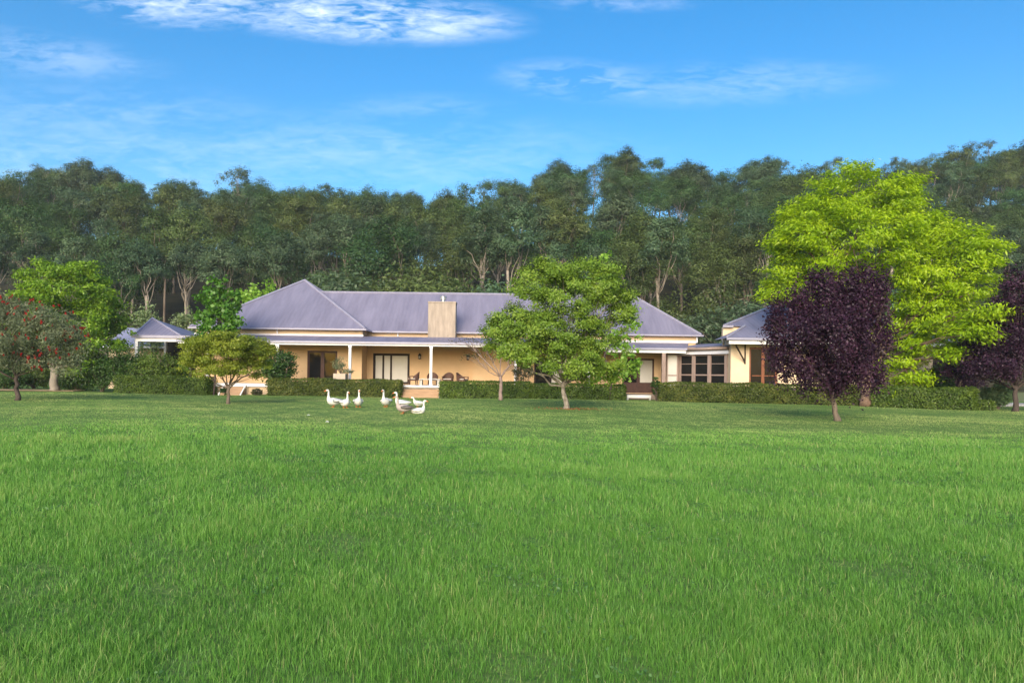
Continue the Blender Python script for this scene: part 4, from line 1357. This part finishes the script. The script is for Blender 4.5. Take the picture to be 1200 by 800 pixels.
# ------------------------------------------------------------------ forest
def gum_proto(seed, h, spread, leaf, bark, forks, sparse=1.0, fork_at=.45, ln=.38, wd=.17, dome=1.05, n_clump=150, n_leaf=110, low_lobes=2, zlo=.48, crf=.17, shell=(.35, 1.05), twig=1):
    rng = np.random.default_rng(seed)
    top = np.array([rng.normal() * .04 * h, rng.normal() * .04 * h, h * fork_at])
    lobes = []
    for k in range(forks):
        a = 2 * math.pi * (k + rng.uniform(-.3, .3)) / forks + seed
        rr = spread * rng.uniform(.4, .7)
        zc = h * rng.uniform(zlo + .1, .84)
        s = spread * rng.uniform(.36, .54)
        lobes.append(((rr * math.cos(a), rr * math.sin(a), zc), (s, s, s * dome)))
    for k in range(3):
        s = spread * rng.uniform(.34, .5)
        lobes.append(((rng.normal() * spread * .26, rng.normal() * spread * .26, h - s * dome * rng.uniform(.9, 1.5)), (s, s, s * dome)))
    for k in range(low_lobes):
        a = rng.uniform(0, 6.28); s = spread * rng.uniform(.28, .42)
        lobes.append(((spread * .6 * math.cos(a), spread * .6 * math.sin(a), h * rng.uniform(zlo - .15, zlo + .12)), (s, s, s * .9)))
    v, q, t, cc = crown(lobes, rng, int(n_clump), int(n_leaf * sparse), spread * crf, ln, wd, shell=shell, low=-.7, flat=.75, droop=.6, upb=.65, outb=.6, rnd=.38)
    cm = np_mesh('gum_crown', v, q, LEAF[leaf], t)
    mb = MB()
    limbs(mb, (0, 0, -.6), top, h * .0100 + .04, lobes, cc, rng, rf=.48, twig=twig, seg=6, bend=.1, flare=1.35)
    tm = mb.mesh('gum_trunk', M[bark], smooth=True)
    return dict(h=h, crown=cm, trunk=tm)


def bush_proto(seed, h, spread, leaf):
    rng = np.random.default_rng(seed)
    lobes = [((0, 0, h * .55), (spread * .7, spread * .7, h * .4))]
    for k in range(6):
        a = 6.28 * k / 6 + seed
        s = spread * rng.uniform(.35, .5)
        lobes.append(((spread * .55 * math.cos(a), spread * .55 * math.sin(a), h * rng.uniform(.4, .72)), (s, s, s * .8)))
    v, q, t, cc = crown(lobes, rng, 90, 60, spread * .18, .32, .13, shell=(.5, 1.05), low=-.8, flat=.7)
    cm = np_mesh('wattle_crown', v, q, LEAF[leaf], t)
    mb = MB()
    limbs(mb, (0, 0, -.4), (0.1, 0, h * .22), .16, lobes, cc, rng, rf=.7, twig=2, seg=6, bend=.15)
    return dict(h=h, crown=cm, trunk=mb.mesh('wattle_trunk', M['barkpale'], smooth=True))


KINDS = {
    'a': (gum_proto(1, 24, 6.2, 'gum', 'barkpale', 5, low_lobes=0, zlo=.54, twig=2), 'dark green gum with a forked pale trunk'),
    'b': (gum_proto(2, 25, 5.2, 'gumolive', 'barkgum', 4, fork_at=.5, low_lobes=1), 'narrow olive gum with a grey trunk'),
    'c': (gum_proto(3, 22, 7.2, 'gum', 'barkgum', 6, fork_at=.38), 'spreading dark green gum'),
    'd': (gum_proto(4, 26, 5.4, 'gumblue', 'barkpale', 4, fork_at=.58, zlo=.58, low_lobes=0, twig=2), 'tall grey-green gum with a straight pale trunk'),
    'e': (gum_proto(5, 23, 6.6, 'gumolive', 'barkpale', 5, fork_at=.38, low_lobes=0, zlo=.52, twig=2), 'olive gum with pale spreading limbs'),
    'f': (gum_proto(6, 24, 6.2, 'gum', 'barkgum', 6, sparse=.62, n_clump=110, fork_at=.5, dome=.75, crf=.115, shell=(.65, 1.02)), 'open-crowned dark gum'),
    'g': (gum_proto(7, 27, 6.2, 'gumblue', 'barkpale', 6, sparse=.5, n_clump=80, fork_at=.5, dome=.62, zlo=.58, low_lobes=0, crf=.11, shell=(.65, 1.02), twig=2), 'sparse high-topped gum with bare pale limbs'),
    'h': (gum_proto(8, 20, 5.0, 'gumolive', 'barkgum', 5, fork_at=.35, low_lobes=5, n_clump=170, zlo=.42), 'leafy olive gum clothed low'),
    'i': (gum_proto(9, 21, 5.4, 'gum', 'barkgum', 5, fork_at=.33, low_lobes=6, n_clump=180, zlo=.40), 'bushy dark gum clothed to the ground'),
    'j': (gum_proto(10, 26, 4.2, 'gumblue', 'barkpale', 4, fork_at=.62, n_clump=84, zlo=.62, low_lobes=0), 'slim grey-green gum on a bare pole trunk'),
    'w': (bush_proto(21, 8.5, 4.2, 'gumolive'), 'rounded olive wattle'),
    'x': (bush_proto(22, 7.0, 3.8, 'gumblue'), 'rounded grey-green wattle'),
}
LANDS = [(15, 'over the red-flowered tree'), (62, 'over the bright green dome tree'), (112, 'between the bright dome tree and pavilion peak'), (150, 'over the outbuilding roof'), (180, 'over the pavilion peak'),
         (217, 'between pavilion and slim maple'), (258, 'over the slim maple'), (300, 'over the yellow-green tree top'), (335, 'over the outer slope of the house peak'), (362, 'over the house roof peak'),
         (398, 'where the long ridge starts'), (440, 'over the long ridge near the roof peak'), (480, 'over the ridge just before the chimney'), (520, 'straight over the chimney'), (556, 'between the chimney and round tree'),
         (598, 'over the outer leaves of the round tree'), (640, 'over the round tree'), (682, 'over the lobed top of the round tree'), (715, 'over the lime sapling tip'), (752, 'over the end hip of the roof'),
         (790, 'over the long roof corner'), (828, 'over the glazed walkway'), (866, 'over the wing roof corner'), (905, 'behind the near edge of the golden-lime tree'), (960, 'behind the purple plum and golden-lime tree'),
         (1020, 'behind the golden-lime tree top'), (1080, 'behind the golden-lime shoulder'), (1130, 'over the long golden-lime limb'), (1175, 'over the edge plum tree'), (1235, 'past the edge plum tree')]
forest = []
EDGE_ANCHOR = {}


def place(kind, x, y, s, rot, row, tilt=0.0):
    pr, words = KINDS[kind]
    z = float(ground_z(x, y))
    e = empty('wattle_bush' if kind in 'wx' else 'gum_tree', (x, y, z))
    e.rotation_euler = (tilt * .5, tilt, rot)
    e.scale = (s * random.uniform(.92, 1.1), s * random.uniform(.92, 1.1), s)
    for nme in ('trunk', 'crown'):
        o = bpy.data.objects.new(nme, pr[nme]); COL.objects.link(o); o.parent = e
    px, py = pixel((x, y, z + pr['h'] * s))
    forest.append((e, px, py, row, words, kind))


SKY = [(-60, 205), (0, 203), (40, 197), (75, 203), (130, 216), (170, 214), (215, 220), (250, 214), (300, 210), (345, 211), (380, 214), (420, 219), (450, 216), (480, 230), (505, 228), (530, 222), (570, 212), (605, 206), (640, 198), (680, 184),
       (710, 178), (745, 180), (785, 184), (820, 202), (850, 204), (880, 212), (900, 200), (930, 198), (960, 192), (1000, 192), (1040, 188), (1075, 186), (1110, 182), (1145, 172), (1180, 170), (1260, 172)]
SKX = [a for a, _ in SKY]; SKV = [b for _, b in SKY]
rnd_ = random.Random(77)
random.seed(78)


def row_of(ymean, n, x0, x1, kinds, row, top=None, s=(.8, 1.1), jy=4):
    for i in range(n):
        px = x0 + (x1 - x0) * (i + rnd_.uniform(.12, .88)) / n
        y = ymean + rnd_.uniform(-jy, jy)
        if px > 1040:
            y = max(y, 112 + rnd_.uniform(0, 6))
        x = atx(px, y)
        k = rnd_.choice(kinds)
        h = KINDS[k][0]['h']
        if top == 'sky':
            z0 = float(ground_z(x, y))
            want = float(np.interp(px, SKX, SKV)) + rnd_.uniform(-4, 11)
            zt = at(px, want, y).z
            sc = (zt - z0) / h
            sc = min(max(sc, .55), 1.35)
        else:
            sc = rnd_.uniform(*s)
        place(k, x, y, sc, rnd_.uniform(0, 6.28), row, rnd_.uniform(-.05, .05))


ROWS = ['at the forest foot', 'in the lower front rank', 'low on the slope', 'midway up the slope', 'high on the slope', 'just under the skyline', 'on the skyline']
row_of(97, 27, -40, 1240, 'adejbaejc', 1, s=(.66, .92))
row_of(110, 30, -40, 1240, 'abcdehjj', 2, s=(.72, .95))
row_of(124, 31, -40, 1240, 'abcdefhj', 3, s=(.74, .95))
row_of(139, 33, -40, 1240, 'abcdefij', 3, s=(.75, .95))
row_of(154, 35, -40, 1240, 'abcdefj', 4, s=(.75, .95))
row_of(168, 40, -40, 1240, 'abcdef', 5, s=(.72, .9))
row_of(181, 52, -50, 1250, 'abcdfgfg', 6, top='sky', jy=5)
row_of(175, 33, -40, 1240, 'icih', 5, s=(.62, .76), jy=3)
# individually recognisable ones
def special(kind, px, pytop, y, rot, row, tilt=0.0):
    x = atx(px, y)
    z0 = float(ground_z(x, y))
    zt = at(px, pytop, y).z
    place(kind, x, y, (zt - z0) / KINDS[kind][0]['h'], rot, row, tilt)
special('i', 108, 246, 170, 1.0, 5)
special('c', 1164, 205, 172, 1.0, 5)
special('h', 1172, 222, 168, 2.0, 5)
special('i', 70, 252, 168, 3.0, 5)
special('g', 281, 195, 150, 0.4, 6)
special('g', 902, 184, 168, 1.4, 6)
special('g', 52, 195, 176, 2.4, 6)
special('a', 205, 205, 172, 2.0, 6)
special('e', 745, 262, 108, 1.0, 1)
special('d', 652, 190, 170, 2.1, 6)
special('g', 975, 184, 176, .2, 6)
special('g', 1048, 181, 176, 3.2, 6)
special('g', 1094, 178, 176, 4.4, 6)
special('g', 1158, 163, 178, 5.1, 6)
for kind, px, top, y in (('x', 597, 322, 90), ('w', 480, 302, 91), ('x', 420, 312, 90), ('w', 390, 325, 89), ('w', 540, 312, 92), ('w', 700, 335, 90), ('x', 850, 345, 92), ('x', 1010, 330, 98), ('w', 1085, 330, 104),
                         ('w', 130, 340, 92), ('x', 20, 345, 92), ('w', 820, 330, 95), ('x', 330, 330, 93), ('w', 1150, 340, 112), ('x', 1195, 335, 114), ('w', 1230, 330, 112)):
    special(kind, px, top, y, rnd_.uniform(0, 6), 0)

# label every forest tree by kind of tree, height on the hill and what it stands over
from collections import defaultdict
bylab = defaultdict(list)
for e, px, py, row, words, kind in forest:
    land = min(LANDS, key=lambda l: abs(l[0] - px))[1]
    bylab[f'{words} {ROWS[row]}, {land}'].append((px, py, e))
    tag(e, cat='bush' if kind in 'wx' else 'tree', group='wattles along the forest foot' if kind in 'wx' else 'gum trees on the wooded hill')
for lab, its in bylab.items():
    its.sort(key=lambda t: t[1])
    for i, (px, py, e) in enumerate(its):
        extra = '' if len(its) == 1 else (', the taller one' if i == 0 and len(its) == 2 else ', the shorter one' if len(its) == 2 else f', {["tallest", "middle", "shortest", "lowest"][min(i, 3)]} there')
        e['label'] = ' '.join((lab + extra).split()[:16])


# ------------------------------------------------------------------ geese
def goose(name, px, pyfoot, hpx, face, label, pose='stand', grey=False, turn=0.0, neck=1.0):
    """face: +1 looks to +x, -1 to -x. hpx = photo height in pixels."""
    xg, yg = None, None
    # distance from the foot row
    u, v_ = (px - 600) / F, (HZ - pyfoot) / F
    dn = -(u * SR + v_ * CR)
    Y = EYE / dn
    s = hpx / F * Y / .755
    b0 = gpt(px, Y)
    e = empty(name, b0, label, 'goose', 'flock of geese on the lawn')
    e.rotation_euler = (0, 0, turn + (0 if face > 0 else math.pi))
    e.scale = (s, s, s)
    lift = -.20 if pose == 'sit' else -.075
    # spine of rings: (x, z, half-width, half-height)
    spine = [(-.40, .33, .010, .010), (-.36, .33, .050, .026), (-.27, .315, .110, .075), (-.15, .295, .160, .130), (0, .290, .178, .160), (.12, .310, .166, .158), (.20, .350, .128, .135), (.243, .405, .086, .098), (.26, .465, .060, .066)]
    if pose == 'feed':
        nk = [(.29, .52, .040, .042), (.31, .57, .038, .038), (.33, .61, .037, .037), (.36, .635, .040, .040), (.40, .635, .045, .045), (.445, .62, .040, .038), (.475, .605, .022, .022)]
    else:
        nk = [(.265, .53, .038, .044), (.262, .60, .035, .038), (.262, .66, .034, .036), (.268, .71, .037, .038), (.29, .748, .043, .042), (.33, .755, .043, .041), (.365, .742, .034, .032), (.385, .735, .022, .022)]
    spine += nk
    S_ = 14
    vs, fs = [], []
    P = [Vector((a[0], 0, a[1])) for a in spine]
    for i, (x, z, w, h) in enumerate(spine):
        d = (P[min(i + 1, len(P) - 1)] - P[max(i - 1, 0)]).normalized()
        nrm = Vector((-d.z, 0, d.x))
        for k in range(S_):
            a = 2 * math.pi * k / S_
            q = P[i] + nrm * (math.sin(a) * h) + Vector((0, 1, 0)) * (math.cos(a) * w)
            vs.append((q.x, q.y, q.z + lift))
    for i in range(len(P) - 1):
        for k in range(S_):
            k2 = (k + 1) % S_
            fs.append((i * S_ + k, i * S_ + k2, (i + 1) * S_ + k2, (i + 1) * S_ + k))
    fs += [tuple(range(S_))[::-1], tuple((len(P) - 1) * S_ + k for k in range(S_))]
    def part(n, mbx, mat, smooth=True, par=None):
        o = bpy.data.objects.new(n, mbx.mesh(n, mat, smooth)); COL.objects.link(o); o.parent = par or e
        return o
    part('body', MB().add(vs, fs), M['goosegrey'] if grey else M['goosewhite'])
    hx, hz = spine[-1][0], spine[-1][1] + lift
    dz = -.02
    bill = MB().tube([(hx - .02, 0, hz + .012), (hx + .02, 0, hz + .006), (hx + .055, 0, hz + dz * .7), (hx + .085, 0, hz + dz * 1.3)], [.026, .026, .018, .008], 8)
    part('bill', bill, M['bill'])
    for sy in (-1, 1):
        part('eye', MB().lathe((spine[-3][0], sy * .036, hz + .024), [(.004, -.008), (.009, 0), (.004, .008)], 6), M['black'])
        # folded wing: an almond lying along the flank, tip past the tail
        wv, wf = [], []
        n = 9
        for i in range(n):
            t = i / (n - 1)
            x = .17 - .58 * t
            hh_ = .105 * math.sin(math.pi * min(1, t * 1.0 + .06)) ** .7 * (1 - .35 * t) + .006
            zc = .335 + .012 * t
            yb = (.180 * math.sqrt(max(0.0, 1 - ((x - .02) / .42) ** 2)) + .012) * sy
            for dzv, dy in ((-hh_, -.004), (0, .016), (hh_, -.030), (0, -.03)):
                wv.append((x, yb + dy * sy, zc + dzv * .8 + lift))
        for i in range(n - 1):
            for k in range(4):
                k2 = (k + 1) % 4
                f_ = (i * 4 + k, i * 4 + k2, i * 4 + 4 + k2, i * 4 + 4 + k)
                wf.append(f_ if sy > 0 else f_[::-1])
        wf += [(0, 1, 2, 3), ((n - 1) * 4 + 3, (n - 1) * 4 + 2, (n - 1) * 4 + 1, (n - 1) * 4)]
        part('wing', MB().add(wv, wf), M['goosewing'] if grey else M['goosewhite'])
        if pose != 'sit':
            st_ = .035 if sy > 0 else -.02
            lg = MB().tube([(.02 + st_, sy * .065, .15), (.01 + st_, sy * .062, .08), (.02 + st_, sy * .062, .02)], [.034, .017, .014], 7)
            lg.slab([(.0 + st_, sy * .062 - .015, .022), (.0 + st_, sy * .062 + .015, .022), (.10 + st_, sy * .062 + .05, .018), (.12 + st_, sy * .062, .018), (.10 + st_, sy * .062 - .05, .018)], .016)
            part('leg', lg, M['bill'])
    return e


M['goosewhite'] = surf('white_plumage', (.56, .55, .51), (.76, .755, .73), 9, .8, bump=.25, bscale=40)
M['goosegrey'] = surf('grey_brown_plumage', (.30, .25, .23), (.46, .40, .37), 9, .85, bump=.3, bscale=40)
M['goosewing'] = surf('dark_grey_plumage', (.075, .065, .062), (.24, .21, .19), 22, .85, bump=.3, bscale=40, stretch=(1, 1, 3))
M['bill'] = surf('orange_bill', (.55, .16, .05), (.62, .20, .07), 9, .5)

goose('goose', 392, 476.5, 22, -1, 'white goose farthest from the house steps, its tail toward its neighbour', turn=R(48))
goose('goose', 404.5, 477.5, 20.5, 1, 'white goose second in the trio by the hedge, body angled toward its outer neighbour', turn=R(-52) )
goose('goose', 420, 477, 22, 1, 'white goose with its chest square-on, third of the trio by the hedge', turn=R(-70))
goose('goose', 453, 477, 21.5, -1, 'white goose standing by itself in the middle, chest toward the lawn', turn=R(76))
goose('goose', 472, 479, 20.5, -1, 'white goose standing half hidden behind the grey goose', turn=R(-12))
goose('goose', 474, 484.5, 22, -1, 'grey-brown goose with dark barred wings among the white ones', grey=True, turn=R(22))
goose('goose', 491, 477.5, 15, -1, 'white goose with lowered head, standing behind the sitting one', pose='feed', turn=R(-8))
goose('goose', 490, 484.2, 20, 1, 'white goose sitting on the grass, neck upright beside the grey goose', pose='sit', turn=R(5))

rng = np.random.default_rng(9)
for (px, py), lab in zip(((384, 496.5), (362, 488.5)), ('white feather lying on the lawn in front of the trio of geese', 'tiny white feather on the mown lawn near the outermost goose')):
    u, v_ = (px - 600) / F, (HZ - py) / F
    Y = EYE / (-(u * SR + v_ * CR))
    b0 = gpt(px, Y)
    fv = []
    for i in range(6):
        t = i / 5
        w = .016 * math.sin(math.pi * (t * .85 + .12))
        fv += [(b0.x - .045 + .09 * t, b0.y - w, b0.z + .06 + .02 * math.sin(t * 3)), (b0.x - .045 + .09 * t, b0.y + w, b0.z + .07 + .02 * math.sin(t * 3))]
    fb = MB()
    for i in range(5):
        fb.slab([fv[2 * i], fv[2 * i + 2], fv[2 * i + 3], fv[2 * i + 1]], .006)
    o = fb.build('feather', LEAF['whitefeather'])
    tag(o, lab, 'feather', 'moulted feathers on the lawn')

# ------------------------------------------------------------------ ground details: dry bed, drive, stones
def sheet(name, pts, z, mat, label, cat):
    vs = [(p[0], p[1], z) for p in pts]
    o = MB().slab(vs, .02).build(name, mat)
    return tag(o, label, cat, kind='structure')
M['drybed'] = surf('dry_mulch', (.26, .19, .10), (.36, .27, .15), 3, .95, bump=.4)
M['gravel'] = surf('pale_gravel', (.34, .31, .27), (.45, .42, .38), 6, .95, bump=.4)
sheet('garden_bed', [(-40, 47.6), (-30.6, 47.6), (-31.5, 50.5), (-42, 50.5)], .055, M['drybed'], 'strip of dry tan mulch behind the red-flowered tree', 'garden bed')
sheet('driveway', [(30.5, 42.5), (60, 42.5), (64, 45.5), (31.5, 45.5)], .10, M['gravel'], 'pale gravel drive past the edge plum tree', 'driveway')
rng = np.random.default_rng(31)
for i in range(9):
    px = 1169 + i * 4.6
    Yb = 42.0
    c = gpt(px, Yb)
    s = rng.uniform(.14, .26)
    vs = []
    vv, ff = [], []
    import bmesh
    bm = bmesh.new()
    bmesh.ops.create_icosphere(bm, subdivisions=2, radius=1)
    for vtx in bm.verts:
        k = 1 + .18 * math.sin(vtx.co.x * 3 + i) + .12 * math.sin(vtx.co.y * 5 + i * 2)
        vtx.co = Vector((vtx.co.x * s * 1.25 * k, vtx.co.y * s * k, vtx.co.z * s * .7 * k))
    me = bpy.data.meshes.new('edging_stone'); bm.to_mesh(me); bm.free()
    me.materials.append(M['stone'])
    o = link('edging_stone', me)
    o.location = (c.x, c.y, c.z + s * .35)
    tag(o, 'grey edging stone in the row along the gravel drive', 'stone', 'stones edging the drive')


rng = np.random.default_rng(88)
b0 = gpt(672, 31.4)
n = 420
P = np.array([b0.x, b0.y, 0]) + rng.normal(size=(n, 3)) * np.array([.9, .5, 0])
P[:, 2] = ground_z(P[:, 0], P[:, 1]) + rng.uniform(.02, .05, n)
v, q = rhombs(P, unit(np.array([0, 0, 1.]) + rng.normal(size=(n, 3)) * .3), .085, .05, rng)
M['litter'] = surf('fallen_leaf', (.20, .075, .03), (.34, .16, .05), 9, .9)
o = link('fallen_leaves', np_mesh('fallen_leaves', v, q, M['litter']))
tag(o, 'scatter of dry brown leaves at the foot of the round tree', 'fallen leaves', kind='stuff')

# ------------------------------------------------------------------ lawn grass
def build_grass():
    rng = np.random.default_rng(4242)
    segs = [(2.2, 4.5, 10500, .0034, .054), (4.5, 7, 6000, .0044, .060), (7, 11, 2700, .0064, .068), (11, 15, 1250, .009, .074), (15, 20, 650, .0125, .076), (20, 28, 400, .016, .08), (28, 46, 190, .022, .075)]
    PV, W, H = [], [], []
    for y0, y1, dens, w, h in segs:
        area = .78 * (y1 * y1 - y0 * y0) + 8 * (y1 - y0)
        n = int(area * dens)
        y = np.sqrt(rng.uniform(y0 * y0, y1 * y1, n))
        x = rng.uniform(-1, 1, n) * (.78 * y + 4.0)
        PV.append(np.stack([x, y], 1)); W.append(np.full(n, w)); H.append(np.full(n, h))
    P = np.concatenate(PV); W = np.concatenate(W); H = np.concatenate(H)
    x, y = P[:, 0], P[:, 1]
    # patchiness: taller tufts and thin places
    def fbm(x, y, f, s):
        r = np.zeros_like(x)
        g = np.random.default_rng(s)
        for o in range(7):
            a = g.uniform(0, 6.28); k = f * 1.55 ** o
            r += np.sin((x * math.cos(a) + y * math.sin(a)) * k + g.uniform(0, 6.28) + 1.3 * np.sin((y * math.cos(a) - x * math.sin(a)) * k * .7 + g.uniform(0, 6))) / 1.25 ** o
        return r / 2.6
    big = fbm(x, y, .35, 1); mid = fbm(x, y, 1.6, 2); fine = fbm(x, y, 6.0, 3)
    edge = np.clip((21 + 2.0 * big - y) / 9, 0, 1)
    H = H * (.27 + .73 * edge)
    H = H * (1 + .22 * big + .22 * mid + .25 * fine) * rng.lognormal(0, .26, len(H))
    H = np.clip(H, .015, .30)
    keep = rng.uniform(size=len(H)) < np.clip(.82 + .3 * mid + .2 * fine, .25, 1)
    x, y, W, H, big, mid, fine, edge = [a[keep] for a in (x, y, W, H, big, mid, fine, edge)]
    n = len(x)
    stalk = (rng.uniform(size=n) < .012) & (y < 17)
    H = np.where(stalk, H * 1.7, H); W = np.where(stalk, W * .6, W)
    z = ground_z(x, y)
    a = rng.uniform(0, 6.28, n)
    wx, wy = np.cos(a) * W * rng.uniform(.7, 1.3, n), np.sin(a) * W * rng.uniform(.7, 1.3, n)
    la = rng.uniform(0, 6.28, n); lm = np.abs(rng.normal(size=n)) * .42 * H
    lx, ly = np.cos(la) * lm, np.sin(la) * lm
    B = np.stack([x, y, z - .01], 1)
    wv = np.stack([wx, wy, np.zeros(n)], 1) * .5
    Mi = B + np.stack([lx * .35, ly * .35, H * .58], 1)
    Tp = B + np.stack([lx, ly, H * (1 - .12 * (lm / H))], 1)
    v = np.stack([B - wv, B + wv, Mi + wv * .75, Mi - wv * .75, Tp], 1).reshape(-1, 3)
    i = np.arange(n)[:, None] * 5
    q = i + np.array([[0, 1, 2, 3]]); t3 = i + np.array([[3, 2, 4]])
    mown = np.clip((y - 14 - 2.0 * big) / 9, 0, 1)
    tt = .40 + .17 * big + .14 * mid + .06 * fine + rng.normal(size=n) * .13 + .42 * mown
    dry = rng.uniform(size=n) < (.018 + .06 * np.clip(mid - .2, 0, 1) + .05 * np.clip(-big - .3, 0, 1) + .05 * mown)
    dry = dry | stalk
    tt = np.where(dry, rng.uniform(.82, 1.0, n), np.clip(tt, 0, .92))
    tint = np.concatenate([tt, tt])
    o = link('lawn_grass', np_mesh('lawn_grass', v, q, LEAF['grass'], tint, tris=t3))
    tag(o, 'thick green grass covering the lawn, longer toward the camera', 'grass', kind='stuff')
    print('blades', n)


build_grass()


def build_weeds():
    rng = np.random.default_rng(99)
    V, Q, T, b = [], [], [], 0
    for k in range(150):
        y = math.sqrt(rng.uniform(9, 260)); x = rng.uniform(-.8, .8) * y
        n = int(rng.integers(14, 46)); r = rng.uniform(.06, .22)
        P = np.array([x, y, 0]) + rng.normal(size=(n, 3)) * np.array([r, r, 0])
        P[:, 2] = ground_z(P[:, 0], P[:, 1]) + rng.uniform(.025, .06, n)
        v, q = rhombs(P, unit(np.array([0, -.25, 1.]) + rng.normal(size=(n, 3)) * .35), .022 + .0012 * y, .015 + .0008 * y, rng)
        V.append(v); Q.append(q + b); b += len(v)
        T.append(np.clip(rng.normal(size=n) * .2 + rng.uniform(.2, .7), 0, 1))
    o = link('clover', np_mesh('clover', np.concatenate(V), np.concatenate(Q), LEAF['weed'], np.concatenate(T)))
    tag(o, 'small clumps of clover and broad-leaved weeds in the lawn', 'clover', kind='stuff')


build_weeds()
